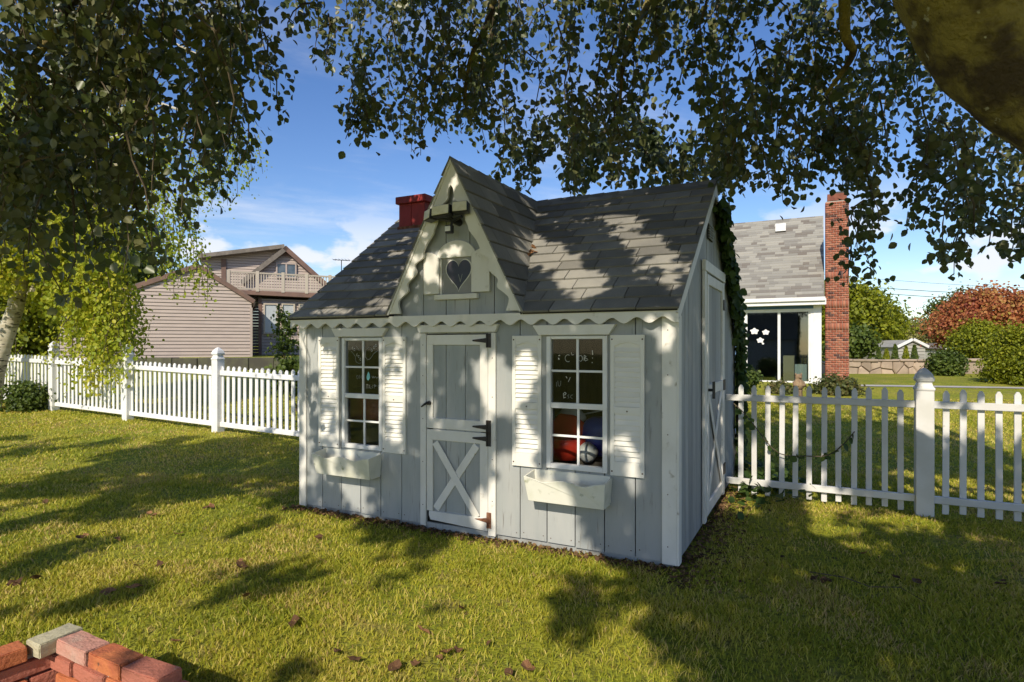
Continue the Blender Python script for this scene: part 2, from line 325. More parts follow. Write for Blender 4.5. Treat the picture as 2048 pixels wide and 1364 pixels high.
for i in range(15):
    m = MB(); a, b_ = edges[i] + .0038, edges[i + 1] - .0038; zb = .045 + random.uniform(-.006, .004)
    rs = holes(a, b_, zb, 1.735, hs); yf = -.012 + random.uniform(0, .002)
    for gset in ([[r] for r in rs] if len(rs) == 2 else [rs]):
        m = MB()
        for r in gset: m.box(r[0], r[1], yf, .004, r[2], r[3])
        if m.v: m.build('wall_board', m_gray, shed)
box('base_rail', .02, WD - .02, .008, .06, -.02, .044, m_skirt, shed)
box('door_sill', DO[0] - .05, DO[1] + .05, -.016, .004, .0, .058, m_gray, shed)
for (x0, x1, nm) in ((-.012, .072, 'corner_board'), (WD - .085, WD + .014, 'corner_board')): box(nm, x0, x1, -.030, -.013, .03, 1.70, m_white, shed)
m_screw = surf('rusty_screw', (.10, .05, .03), None, bump=0)
scr = MB().lathe([(.005, 0), (.006, .001), (.004, .004)], sides=8); scm = mesh('screw', [(x, -z, y) for x, y, z in scr.v], scr.f); scm.materials.append(m_screw)
for i in range(15):
    for uu in (edges[i] + .03, edges[i + 1] - .03):
        if 1.3 < uu < 2.06: continue
        l = link('nail', scm, None, shed); l.location = (uu, -.0125, .085 + random.uniform(-.01, .01)); l.scale = (.7, .7, .7)
for uu, zz in [(1.37, z_) for z_ in (.2, .55, .9, 1.25, 1.5)] + [(2.015, z_) for z_ in (.3, .62, 1.1, 1.4)] + [(3.35, z_) for z_ in (.15, .5, .9, 1.3, 1.6)]:
    l = link('nail', scm, None, shed); l.location = (uu, -.0345 if uu < 3 else -.0305, zz); l.scale = (.7, .7, .7)
# scalloped eave board
sc = [(-.075, 1.738), (3.435, 1.742)]; nsc = 20; bt = []
for k in range(nsc * 8 + 1):
    u = -.07 + (3.43 + .07) * k / (nsc * 8); bt.append((u, 1.668 - .021 * math.cos(2 * math.pi * k / 8 + .6) + .002 * math.sin(k * .13)))
sm = MB(); top = [(u, 1.738) for u, z in bt]
n = len(bt); V = [(u, -.078, z) for u, z in bt] + [(u, -.078, z) for u, z in top] + [(u, -.056, z) for u, z in bt] + [(u, -.056, z) for u, z in top]
Fc = []
for k in range(n - 1): Fc += [(k, k + 1, n + k + 1, n + k), (2 * n + k, 3 * n + k, 3 * n + k + 1, 2 * n + k + 1), (k, 2 * n + k, 2 * n + k + 1, k + 1), (n + k, n + k + 1, 3 * n + k + 1, 3 * n + k)]
sm.add(V, Fc + [(0, n, 3 * n, 2 * n), (n - 1, 3 * n - 1 - 0 - n + n, 4 * n - 1, 2 * n - 1) if False else (n - 1, 2 * n - 1, 4 * n - 1, 3 * n - 1)]); sm.build('scalloped_eave_board', m_white, shed)
box('soffit', -.03, WD + .03, -.055, -.013, 1.712, 1.734, m_white, shed)
# windows
GAP = .006
def stroke(parent, name, pts, w_, y, mat):
    m = MB()
    for (a, b_) in zip(pts, pts[1:]):
        a, b_ = Vector((a[0], 0, a[1])), Vector((b_[0], 0, b_[1])); d = (b_ - a)
        if d.length < 1e-5: continue
        d.normalize(); q = Vector((-d.z, 0, d.x)) * w_ / 2; e = d * w_ * .35
        m.add([(*(a - q - e).xz, 0), (*(b_ - q + e).xz, 0), (*(b_ + q + e).xz, 0), (*(a + q - e).xz, 0)], [(0, 1, 2, 3)])
    m.v = [(v[0], y, v[1]) for v in m.v]; return m.build(name, mat, parent)
def window(wr):
    u0, u1, z0, z1 = wr; w_ = MB(); f = .03
    for r in ((u0 - .004, u0 + f, z0, z1), (u1 - f, u1 + .004, z0, z1)): w_.box(r[0], r[1], -.035, .02, r[2], r[3])
    for r in ((u0 + f, u1 - f, z1 - .022, z1), (u0 + f, u1 - f, z0, z0 + .035)): w_.box(r[0], r[1], -.033, .02, r[2], r[3])
    wn = w_.build('window', m_vinyl, shed, .003)
    zm = z0 + (z1 - z0) * .475; um = (u0 + u1) / 2 + .006
    box('meeting_rail', u0 + f, u1 - f, -.028, .012, zm - .018, zm + .022, m_vinyl, wn, .002)
    for (a, b_, y) in ((z0 + .035, zm - .018, .004), (zm + .022, z1 - .022, -.012)):
        mu = MB(); mu.box(um - .009, um + .009, y - .008, y + .008, a, b_); zc_ = (a + b_) / 2
        mu.box(u0 + f, um - .009, y - .007, y + .007, zc_ - .008, zc_ + .008); mu.box(um + .009, u1 - f, y - .007, y + .007, zc_ - .008, zc_ + .008); mu.build('muntin', m_vinyl, wn, .0015)
        for (p0, p1) in ((u0 + f, um - .009), (um + .009, u1 - f)):
            for (q0, q1) in ((a, zc_ - .008), (zc_ + .008, b_)): box('pane', p0, p1, y + .0005, y + .0035, q0, q1, m_glass, wn, 0)
    return wn
win1, win2 = window(W1), window(W2)
# writing on the upper panes (pixel-free: window-relative coordinates, 0..1 over the upper sash)
def wr(win, R_, pts, wd=.0035, mat=None, y=-.0135):
    u0, u1, z0, z1 = R_; a, b_ = u0 + .03, u1 - .03; zm = z0 + (z1 - z0) * .475 + .022; c_, d_ = zm, z1 - .022
    stroke(win, 'chalk_writing', [(a + (b_ - a) * x, d_ - (d_ - c_) * y_) for x, y_ in pts], wd, y, mat or m_chalk)
def arc(cx, cy, rx, ry, a0, a1, k=12): return [(cx + rx * math.cos(math.radians(a0 + (a1 - a0) * i / k)), cy + ry * math.sin(math.radians(a0 + (a1 - a0) * i / k))) for i in range(k + 1)]
wr(win2, W2, arc(.325, .30, .055, .055, 300, 60))                                    # C
wr(win2, W2, [(.39, .21), (.405, .25), (.44, .245)]); wr(win2, W2, [(.515, .26), (.52, .37)])   # h  l
wr(win2, W2, arc(.57, .30, .037, .045, 0, 360)); wr(win2, W2, [(.635, .33), (.64, .25), (.675, .27), (.645, .295), (.70, .305)]); wr(win2, W2, [(.64, .3), (.66, .34), (.71, .32)])
wr(win2, W2, [(.795, .18), (.80, .24)], .006); wr(win2, W2, [(.797, .29), (.800, .297)], .006); wr(win2, W2, [(.79, .36), (.792, .366)], .006)
wr(win2, W2, [(.145, .26), (.165, .255)], .006); wr(win2, W2, [(.14, .30), (.15, .32)], .006)
wr(win2, W2, [(.10, .68), (.10, .75)], .003, m_chalkd); wr(win2, W2, [(.125, .66), (.135, .73), (.16, .745), (.18, .72), (.185, .66)], .003, m_chalkd)
wr(win2, W2, [(.29, .59), (.305, .61)], .006); wr(win2, W2, [(.37, .60), (.335, .665)], .004)
wr(win2, W2, [(.245, .93), (.235, .86), (.265, .835), (.29, .85), (.27, .875), (.24, .88)]); wr(win2, W2, [(.245, .92), (.28, .915)]); wr(win2, W2, [(.345, .87), (.32, .89), (.345, .91), (.325, .93)], .003, m_chalkd)
wr(win2, W2, [(.41, .93), (.375, .91), (.385, .88), (.42, .87)], .003, m_chalkd); wr(win2, W2, [(.51, .91), (.52, .88), (.55, .88)], .003, m_chalkd)
wr(win1, W1, [(.16, .20), (.28, .30), (.30, .40), (.38, .43), (.46, .42)], .003, m_chalkd); wr(win1, W1, [(.30, .1), (.40, .18)], .003, m_chalkd)
for cx_, cy_ in ((.20, .14), (.25, .17), (.33, .27), (.38, .30), (.43, .35)): wr(win1, W1, arc(cx_, cy_, .018, .022, 40, 330, 8), .003)
wr(win1, W1, [(.70, .11), (.58, .18), (.57, .30), (.64, .36), (.72, .34), (.82, .24), (.95, .18)], .003, m_chalkd)
for cx_, cy_ in ((.76, .18), (.82, .13), (.88, .09)): wr(win1, W1, arc(cx_, cy_, .02, .025, 0, 330, 8), .003)
wr(win1, W1, arc(.34, .69, .025, .035, 0, 360), .003, m_chalkd); wr(win1, W1, [(.40, .65), (.40, .72)], .003, m_chalkd); wr(win1, W1, [(.48, .66), (.44, .69), (.48, .72)], .003, m_chalkd)
st = [(.66, .58), (.70, .63), (.71, .70), (.66, .75), (.62, .73), (.61, .68)]
a_ = []
u0, u1, z0, z1 = W1; zm_ = z0 + (z1 - z0) * .475 + .022
MB().prism([(u0 + .03 + (u1 - u0 - .06) * x, z1 - .022 - (z1 - .022 - zm_) * y) for x, y in st], -.0142, -.0137).build('teal_sticker', m_teal, win1)
wr(win1, W1, [(.76, .66), (.78, .70), (.80, .66), (.82, .70), (.86, .67), (.90, .70), (.96, .67)], .003, m_chalkd)
wr(win1, W1, [(.60, .90), (.60, .82), (.65, .82), (.65, .90)], .003, m_chalkd); wr(win1, W1, [(.70, .83), (.70, .89), (.75, .89)], .003, m_chalkd); wr(win1, W1, [(.80, .83), (.76, .86), (.80, .89)], .003, m_chalkd)
wr(win1, W1, [(.84, .90), (.84, .82), (.89, .84), (.84, .86)], .003, m_chalkd); wr(win1, W1, [(.98, .82), (.93, .85), (.98, .89)], .003, m_chalkd)
# shutters with louvre slats
slat_cache = {}
def shutter(u0, u1, z0, z1):
    y = -.018; s = MB(); fw = .028
    s.box(u0, u0 + fw, y - .016, y + .004, z0, z1); s.box(u1 - fw, u1, y - .016, y + .004, z0, z1)
    zm = z0 + (z1 - z0) * .46
    for a, b_ in ((z0, z0 + .10), (zm - .02, zm + .03), (z1 - .045, z1)): s.box(u0 + fw, u1 - fw, y - .0152, y + .004, a, b_)
    # arched head
    hd = [(u0 + fw, z1 - .045), (u0 + fw, z1 - .078)] + [(u0 + fw + (u1 - u0 - 2 * fw) * k / 10, z1 - .078 + .024 * math.sin(math.pi * k / 10)) for k in range(1, 10)] + [(u1 - fw, z1 - .078), (u1 - fw, z1 - .045)]
    s.prism(hd, y - .0145, y + .004)
    s.box(u0 + fw, u1 - fw, y - .003, y + .003, z0 + .10, z1 - .05)
    sh = s.build('shutter', m_plastic, shed, .0015)
    key = round(u1 - u0, 4)
    if key not in slat_cache:
        w_ = u1 - u0 - 2 * fw; hgt = .031
        slat_cache[key] = mesh('slat', [(0, -.0145, 0), (w_, -.0145, 0), (w_, -.002, hgt), (0, -.002, hgt), (0, .001, hgt), (w_, .001, hgt), (w_, -.001, 0), (0, -.001, 0)], [(0, 1, 2, 3), (3, 2, 5, 4), (0, 7, 6, 1), (0, 3, 4, 7), (1, 6, 5, 2), (4, 5, 6, 7)]); slat_cache[key].materials.append(m_plastic)
    for a, b_ in ((z0 + .102, zm - .022), (zm + .032, z1 - .082)):
        k = max(1, round((b_ - a) / .036)); st_ = (b_ - a) / k
        for j in range(k):
            l = link('slat', slat_cache[key], None, sh); l.location = (u0 + fw, y, a + j * st_)
    for uu in (u0 + .013, u1 - .013):
        for zz in (z0 + .03, z1 - .03):
            l = link('screw', scm, None, sh); l.location = (uu, y - .016, zz)
    l = link('screw', scm, None, sh); l.location = ((u0 + u1) / 2, y - .0155, zm)
for a in ((.228, .468), (.953, 1.193), (2.185, 2.425), (2.952, 3.192)): shutter(a[0], a[1], .592, 1.570)
for a, b_ in ((.405, 1.008), (2.368, 2.991)):
    MB().prism([(a + .045, 1.572), (b_ - .045, 1.572), (b_ + .005, 1.645), (a - .005, 1.645)], -.058, -.0135).build('window_head', m_white, shed, .003)
# window boxes
def wbox(a, b_):
    z0, z1, y0, y1, t_ = .375, .545, -.19, -.15, .012; bx = empty_part('window_box', shed)
    d0 = -.014
    n = 18; top = [(a + (b_ - a) * k / n, z1 + .012 * math.cos(2 * math.pi * k / n * 2) - .012 * (1 if 3 < k < 15 else 0) * .5) for k in range(n + 1)]
    fr = [(a + .02, y1, z0), (b_ - .02, y1, z0)] + [(u, y0, z) for u, z in reversed(top)]
    MB().poly(fr, (0, t_, 0)).build('box_front', m_boxw, bx, .002)
    MB().poly([(a + .02, y1, z0), (a, y0, top[0][1]), (a, d0, z1 + .03), (a + .02, d0, z0)], (t_, 0, 0)).build('box_end', m_boxw, bx, .002)
    MB().poly([(b_ - .02, y1, z0), (b_, y0, top[-1][1]), (b_, d0, z1 + .03), (b_ - .02, d0, z0)], (-t_, 0, 0)).build('box_end', m_boxw, bx, .002)
    MB().box(a + .03, b_ - .03, y1 + .01, d0, z0 + .002, z0 + .015).build('box_bottom', m_boxw, bx)
    MB().box(a + .014, b_ - .014, d0 - .01, d0 - .001, z0 + .02, z1 + .035).build('box_back', m_boxw, bx)
def empty_part(name, parent):
    o = bpy.data.objects.new(name, None); COL.objects.link(o); o.parent = parent; o.empty_display_size = .05; return o
wbox(.30, .935); wbox(2.355, 2.965)
# door
door = empty_part('door', shed); dl, dr, dz0, dz1 = 1.402, 1.972, .075, 1.585
for a, b_ in ((1.342, 1.398), (1.977, 2.042)): box('door_casing', a, b_, -.034, -.0125, .03, 1.595, m_white, shed)
MB().prism([(1.338, 1.600), (2.046, 1.600), (2.072, 1.662), (1.312, 1.662)], -.05, -.0135).build('door_head', m_white, shed, .003)
for k, (a, b_) in enumerate(((1.455, 1.578), (1.582, 1.758), (1.762, 1.905))):
    box('door_board', a, b_, -.012, .006, .09, 1.575, m_gray, door)
MB().box(1.40, 1.975, .006, .03, .07, 1.59).build('door_backing', m_dark, door)
sp = .822
for (a, b_) in ((sp + .004, 1.580), (.155, sp - .004)):
    box('door_stile', dl, 1.462, -.028, -.0125, a, b_, m_white, door); box('door_stile', 1.900, dr, -.028, -.0125, a, b_, m_white, door)
for (a, b_) in ((1.500, 1.582), (sp + .004, sp + .088), (sp - .090, sp - .004)): box('door_rail', dl + (.001 if a > 1 else 0), dr, -.030, -.0125, a, b_, m_white, door)
MB().prism([(1.425, .155), (1.972, .160), (1.970, .060), (1.44, .085), (1.424, .12)], -.031, -.0125).build('door_rail', m_white, door, .003)
def brace(parent, p, q, wd, y0, y1, mat, name='cross_brace', ax='x'):
    p, q = Vector(p), Vector(q); d = (q - p).normalized(); nrm_ = Vector((-d.y, d.x)) * wd / 2
    pts = [p - nrm_, q - nrm_, q + nrm_, p + nrm_]
    if ax == 'x': return MB().prism([tuple(v) for v in pts], y0, y1).build(name, mat, parent, .003)
    return MB().poly([(y0, v.x, v.y) for v in pts], (y1 - y0, 0, 0)).build(name, mat, parent, .003)
brace(door, (1.487, .175), (1.868, .715), .062, -.024, -.0125, m_white)
brace(door, (1.483, .715), (1.875, .155), .062, -.030, -.0242, m_white)
def hinge(z, mat, flip=1, long=True):
    h = MB(); h.box(1.972, 2.004, -.042, -.0342, z - .055, z + .055); h.prism([(1.972, z - .02), (1.972, z + .02), (1.845, z + .006), (1.838, z), (1.845, z - .006)], -.040, -.0315)
    h.tube([(1.971, -.044, z - .055), (1.971, -.044, z + .055)], [.006, .006], 8); h.build('hinge', mat, door)
hinge(1.535, m_iron); hinge(.865, m_iron); hinge(.775, m_iron)
MB().box(1.968, 2.006, -.042, -.0345, .09, .21).build('hinge', m_rust, door)
MB().prism([(1.968, .13), (1.968, .165), (1.86, .148)], -.039, -.0315).build('hinge', m_rust, door)
k = MB(); k.tube([(1.432, -.030, 1.03), (1.432, -.055, 1.03)], [.018, .014], 12); k.tube([(1.432, -.058, 1.035), (1.405, -.066, 1.02), (1.378, -.066, 1.0)], [.012, .009, .006], 8); k.build('door_handle', m_black, door)
# dormer gable
UD = 1.672; MD = 1.95; ZA = 2.968
def dz_(u): return ZA - MD * abs(u - UD)
for i in range(15):
    a, b_ = edges[i] + .0038, edges[i + 1] - .0038
    pl_ = [(a, 1.7375), (b_, 1.7375), (b_, 3.2), (a, 3.2)]
    pl_ = clip(clip(pl_, MD, 1, ZA - .03 + MD * UD), -MD, 1, ZA - .03 - MD * UD)
    if area(pl_) > .002: MB().prism(pl_, -.012, .02).build('gable_board', m_gray, shed)
MB().prism([(UD - .6, 1.736), (UD + .6, 1.736), (UD, ZA - .06)], .021, .04).build('gable_backing', m_dark, shed)
lefts = [(1.672, 2.759), (1.650, 2.727), (1.644, 2.676), (1.633, 2.640), (1.580, 2.600), (1.552, 2.537), (1.532, 2.474), (1.508, 2.425), (1.492, 2.383), (1.445, 2.311), (1.413, 2.247), (1.399, 2.2), (1.347, 2.150), (1.342, 2.09), (1.312, 2.043), (1.274, 1.997), (1.266, 1.94), (1.224, 1.893), (1.191, 1.846), (1.185, 1.757)]
def smooth(pts, k=3):
    o = []
    for i in range(len(pts) - 1):
        p0, p1, p2, p3 = [Vector(pts[min(max(j, 0), len(pts) - 1)]) for j in (i - 1, i, i + 1, i + 2)]
        for j in range(k):
            t_ = j / k; o.append(.5 * ((2 * p1) + (p2 - p0) * t_ + (2 * p0 - 5 * p1 + 4 * p2 - p3) * t_ * t_ + (3 * p1 - p0 - 3 * p2 + p3) * t_ ** 3))
    return o + [Vector(pts[-1])]
lx0, lz0, lx1, lz1 = lefts[5][0], lefts[5][1], lefts[-1][0], lefts[-1][1]
lefts = [p_ if i < 6 else ((lx0 + (lx1 - lx0) * (lz0 - p_[1]) / (lz0 - lz1)) * -.9 + p_[0] * 1.9, p_[1]) for i, p_ in enumerate(lefts)]
inn = smooth(lefts)
for sg in (-1, 1):
    bm_ = MB(); ii_ = []
    for p_ in inn:
        du = UD - p_.x; zo = p_.y; 
        # matching point on the outer rake
        tq = (ZA - zo) / MD; 
        ii_.append(((UD + sg * du, p_.y), (UD + sg * max(du + .002, (ZA - .012 - p_.y) / MD), p_.y)))
    ii_[0] = (ii_[0][0], ii_[0][1])
    n = len(ii_); y0, y1 = -.088, -.066
    V = []
    for y in (y0, y1):
        V += [(q[0][0], y, q[0][1]) for q in ii_] + [(q[1][0], y, q[1][1]) for q in ii_]
    Fc = []
    for j in range(n - 1): Fc += [(j, j + 1, n + j + 1, n + j), (2 * n + j, 3 * n + j, 3 * n + j + 1, 2 * n + j + 1), (j, 2 * n + j, 2 * n + j + 1, j + 1), (n + j, n + j + 1, 3 * n + j + 1, 3 * n + j)]
    Fc.append((n - 1, 3 * n - 1, 4 * n - 1, 2 * n - 1))
    bm_.add(V, Fc)
    # cap above the opening
    zc0 = lefts[0][1]; xo = (ZA - .012 - zc0) / MD
    bm_.prism([(UD, zc0), (UD + sg * xo, zc0), (UD, ZA - .012)] if sg > 0 else [(UD, ZA - .012), (UD - xo, zc0), (UD, zc0)], y0, y1)
    bm_.build('scalloped_bargeboard', m_white, shed)
    # second narrow rake strip under the shingles
    rs = MB(); pts = [(UD + sg * .0, ZA - .002), (UD + sg * .625, ZA - MD * .625 - .002), (UD + sg * .604, ZA - MD * .625 - .002), (UD, ZA - .045)]
    rs.prism(pts, -.098, -.0885); rs.build('rake_strip', m_white, shed)
# heart window in the gable
hw = empty_part('heart_window', shed)
box('panel', 1.55, 1.85, -.020, -.0125, 1.905, 2.20, surf('gray_panel', (.30, .30, .29), (.36, .35, .33), 5), hw)
ht = []
for k in range(48):
    q = 2 * math.pi * k / 48; ht.append((16 * math.sin(q) ** 3, 13 * math.cos(q) - 5 * math.cos(2 * q) - 2 * math.cos(3 * q) - math.cos(4 * q)))
MB().prism([(1.705 + x * .00765, 2.072 + z * .0090) for x, z in ht], -.0225, -.0205).build('heart_border', m_plastic, hw)
MB().prism([(1.705 + x * .0071, 2.072 + z * .0084) for x, z in ht], -.0245, -.0227).build('heart_pane', m_heart, hw)
stroke(hw, 'chalk_mark', [(1.705, 2.06), (1.722, 2.0), (1.74, 2.06)], .004, -.0252, m_chalkd)
ar = [(1.505, 2.195), (1.87, 2.195)] + [(1.6875 + .1825 * math.cos(math.radians(a)), 2.195 + .135 * math.sin(math.radians(a))) for a in range(10, 180, 10)]
MB().prism(ar, -.036, -.0125).build('arched_head', m_white, hw, .002)
def gsh(a, b_, hi, lo):
    pts = [(a, 1.91), (b_, 1.91)] + [(b_ - (b_ - a) * k / 8, (hi if (b_ > 1.7) else lo) + ((lo if b_ > 1.7 else hi) - (hi if b_ > 1.7 else lo)) * k / 8 + .02 * math.sin(math.pi * k / 8)) for k in range(9)]
    MB().prism(pts, -.046, -.0125 if b_ < 1.6 else -.0362).build('shutter', m_white, hw, .002)
gsh(1.383, 1.532, 2.248, 2.20); MB().prism([(1.835, 1.912), (1.997, 1.912), (1.997, 2.26)] + [(1.997 - .162 * k / 8, 2.26 - .045 * k / 8 + .012 * math.sin(math.pi * k / 8)) for k in range(1, 9)], -.048, -.0365).build('shutter', m_white, hw, .002)
MB().box(1.845, 1.99, -.036, -.0125, 1.92, 2.19).build('shutter_backing', m_white, hw)
box('sill', 1.492, 1.89, -.055, -.0125, 1.862, 1.903, m_white, hw); box('jamb', 1.533, 1.549, -.03, -.0125, 1.905, 2.19, m_white, hw)
# roof: deck + shingles, each its own piece
roof = empty_part('roof', shed)
cs = math.cos(math.atan(KR)); N0 = -.095; SL = (DP / 2 - N0) / cs
zt = lambda n: ZE + KR * n
def deck(pts, off): return MB().poly(pts, off)
vn = lambda w_: (ZA - ZE - MD * w_) / KR                       # valley: n at horizontal offset w_ from the dormer ridge
wv0 = (ZA - zt(N0)) / MD
for nm, pts in (('l', [(-.07, N0), (UD - wv0, N0), (UD - .0, DP / 2), (-.07, DP / 2)]), ('r', [(UD + wv0, N0), (3.425, N0), (3.425, DP / 2), (UD, DP / 2)])):
    deck([(u, n_, zt(n_) - .004) for u, n_ in pts], (0, .006, -.010)).build('roof_deck', m_dark, roof)  # near-black deck seen through the gaps paints the shadow lines between courses
deck([(-.07, DP / 2 + .001, zt(DP / 2) - .004), (3.425, DP / 2 + .001, zt(DP / 2) - .004), (3.425, DP + .1, rz_(DP + .1) - .004), (-.07, DP + .1, rz_(DP + .1) - .004)], (0, 0, -.03)).build('roof_deck', m_shingle, roof)
shc = {}
def shingle(poly, fr, th=.012, mat=None):
    # poly in plane coords (a along course, s up slope); fr maps (a,s,h)->xyz ; wedge: thick at the lower edge
    smin = min(q[1] for q in poly); smax = max(q[1] for q in poly); key = None
    def hh(s): return th * (1 - .75 * (s - smin) / max(smax - smin, 1e-6)) + random.uniform(0, .0015)
    n = len(poly); V = [fr(a, s, -.003) for a, s in poly] + [fr(a, s, hh(s)) for a, s in poly]
    me = mesh('shingle', V, [tuple(range(n)), tuple(range(2 * n - 1, n - 1, -1))] + [(i, (i + 1) % n, n + (i + 1) % n, n + i) for i in range(n)])
    link('shingle', me, m_shingle, roof)
hn = Vector((0, -KR, 1)).normalized()
def fmain(a, s, h): return Vector((a, N0 + s * cs, zt(N0 + s * cs))) + hn * h
NC = 14; EX = SL / NC; TW = .318
for k in range(NC):
    off = (k % 2) * TW / 2 + .045 * (k % 5) - .03
    j0 = int(math.floor((-.1 - off) / TW)) - 1
    for j in range(j0, 14):
        a = off + j * TW; sl_ = .0038
        jit = random.uniform(-.004, .004)
        base = [(a + sl_, k * EX + jit), (a + TW - sl_, k * EX + jit), (a + TW - sl_, min(SL, (k + 1) * EX - .009)), (a + sl_, min(SL, (k + 1) * EX - .009))]
        base = clip(clip(base, -1, 0, .075), 1, 0, 3.435)
        # valley: |u-UD| >= (ZA-ZE-KR n)/MD  with n=N0+s*cs
        c0 = (ZA - ZE - KR * N0) / MD; c1 = KR * cs / MD
        for sg in (-1, 1):
            # keep sg*(u-UD) >= c0-c1*s -> -sg*u - c1*s <= -sg*UD - c0
            q = clip(base, -sg, -c1, -sg * UD - c0 + .01)
            if area(q) > .0008: shingle(q, fmain)
# dormer slopes
sd_ = math.sqrt(1 + MD * MD); cw = 1 / sd_; YF = -.105
for sg in (-1, 1):
    nn = Vector((sg * MD, 0, 1)).normalized()
    def fd(a, s, h, sg=sg, nn=nn): return Vector((UD + sg * (-s) * cw, a, ZA + MD * s * cw)) + nn * h       # s negative downslope
    w0 = wv0
    MB().poly([(UD, YF + .012, ZA - .006), (UD, DP / 2, ZA - .006), (UD + sg * w0, N0, zt(N0) - .006), (UD + sg * w0, YF + .012, zt(N0) - .006)], (-sg * .012, 0, -.012)).build('roof_deck', m_dark, roof)  # same near-black deck, painting the shadow lines between dormer shingles
    L_ = w0 * sd_; nc = 9; ex = L_ / nc
    for k in range(nc):
        s0 = -L_ + k * ex; off = (k % 2) * TW / 2 + .05 * (k % 3)
        for j in range(-2, 7):
            a = off + j * TW
            base = [(a + .0038, s0), (a + TW - .0038, s0), (a + TW - .0038, min(0, s0 + ex - .009)), (a + .0038, min(0, s0 + ex - .009))]
            base = clip(base, -1, 0, -YF)
            # valley n <= (ZA-ZE+MD*s*cw)/KR  (s negative)
            base = clip(base, 1, -MD * cw / KR, (ZA - ZE) / KR + .01)
            if area(base) > .0008: shingle(base, fd)
# ridge caps
def cap(p, d, wdir1, wdir2, L_):
    d = Vector(d); q = [Vector(p) + Vector(w_) for w_ in (wdir1, (0, 0, .012), wdir2)]; e = [v + d * L_ - Vector((0, 0, .006)) for v in q]
    dn = Vector((0, 0, -.006)); V = q + e + [v + dn for v in q] + [v + dn for v in e]
    link('ridge_cap', mesh('ridge_cap', V, [(0, 1, 4, 3), (1, 2, 5, 4), (6, 9, 10, 7), (7, 10, 11, 8), (0, 6, 7, 1), (1, 7, 8, 2), (3, 4, 10, 9), (4, 5, 11, 10), (0, 3, 9, 6), (2, 8, 11, 5)]), m_shingle, roof)
u = 3.43
zr_ = zt(DP / 2)
while u > .1:
    cap((u, DP / 2, zr_ + .004 + random.uniform(0, .002)), (-1, 0, 0), (0, -.13, -.13 * KR), (0, .13, -.13 * KR), .165); u -= .150
y = YF
while y < DP / 2 - .1:
    cap((UD, y, ZA + .002 + random.uniform(0, .002)), (0, 1, 0), (-.065, 0, -.065 * MD), (.065, 0, -.065 * MD), .165); y += .15
# chimney (red wooden box)
ch = empty_part('chimney', shed); cu0, cu1, cn0, cn1 = .10, .44, 1.31, 1.63
for a, b_ in ((cu0, cu0 + .165), (cu0 + .168, cu1)): box('chimney_board', a, b_, cn0, cn0 + .018, zt(cn0) + .004, 3.055, m_red, ch)
for a, b_ in ((cn0 + .019, cn0 + .16), (cn0 + .163, cn1)):
    for x in (cu0, cu1 - .018): MB().poly([(x, a, zt(min(a, DP / 2)) - .02), (x, b_, zt(min(a, DP / 2)) - .02), (x, b_, 3.055), (x, a, 3.055)], (.018, 0, 0)).build('chimney_board', m_red, ch, .003)
box('chimney_back', cu0 + .02, cu1 - .02, cn1 - .018, cn1, zt(1.5), 3.055, m_red, ch)
MB().box(cu0 - .03, cu1 + .03, cn0 - .03, cn1 + .03, 3.056, 3.135).build('chimney_cap', m_red, ch, .006)
MB().box(cu0 - .012, cu1 + .012, cn0 - .014, cn0 - .001, zt(cn0) - .012, zt(cn0) + .028).build('flashing', m_rust, ch)
# right gable side
x0 = WD - .002; k = 0; nb = [0.0]
while nb[-1] < DP - .05: nb.append(min(DP, nb[-1] + random.choice((.13, .15, .17))))
SDO = (1.02, 1.98, .10, 2.10)
for a, b_ in zip(nb, nb[1:]):
    ya, yb_ = a + .003, b_ - .003; pts = [(ya, .04), (yb_, .04), (yb_, rz_(yb_) - .035)]
    if ya < DP / 2 < yb_: pts.append((DP / 2, rz_(DP / 2) - .035))
    pts.append((ya, rz_(ya) - .035))
    MB().poly([(x0, p_[0], p_[1]) for p_ in pts], (.012 + random.uniform(0, .003), 0, 0)).build('side_board', m_sidegray, shed)
pts = [(.0, .05), (DP, .05), (DP, rz_(DP) - .05), (DP / 2, rz_(DP / 2) - .05), (.0, rz_(0) - .05)]
MB().poly([(x0 - .02, a, b_) for a, b_ in pts], (.018, 0, 0)).build('wall_backing', m_dark, shed)
MB().poly([(0, a, b_) for a, b_ in pts], (.02, 0, 0)).build('wall_left', m_gray, shed)
box('wall_back', .02, WD - .03, DP - .02, DP, .05, 1.74, m_gray, shed)
box('dark_lining', .03, WD - .04, DP - .032, DP - .022, .09, 1.72, m_inside, shed, 0); MB().poly([(.022, a, b_) for a, b_ in pts], (.008, 0, 0)).build('dark_lining', m_inside, shed)  # dark sheets added so the interior looks unlit through the panes
xo = WD + .014
box('corner_board', xo, xo + .016, -.029, .055, .03, 1.70, m_white, shed)
for a0, a1 in ((-.09, DP / 2), (DP + .09, DP / 2)):
    MB().poly([(xo + .004, a0, zt(-.09) - .03), (xo + .004, a1, zt(DP / 2) - .03), (xo + .004, a1, zt(DP / 2) - .13), (xo + .004, a0 + (.07 if a0 < 0 else -.07), zt(-.09) - .07)], (.016, 0, 0)).build('rake_board', m_white, shed, .002)
vt = empty_part('gable_vent', shed)
MB().box(xo + .004, xo + .012, 1.20, 1.42, 2.40, 2.53).build('vent_backing', m_dark, vt)
for z in np.arange(2.405, 2.53, .022): MB().box(xo + .0125, xo + .022, 1.20, 1.42, z, z + .010).build('vent_louvre', m_sidegray, vt)
sdr = empty_part('side_door', shed)
for a, b_ in ((.93, 1.015), (1.985, 2.065)): box('door_casing', xo + .003, xo + .028, a, b_, .06, 2.10, m_white, shed)
box('door_head', xo + .003, xo + .034, .92, 2.075, 2.101, 2.19, m_white, shed)
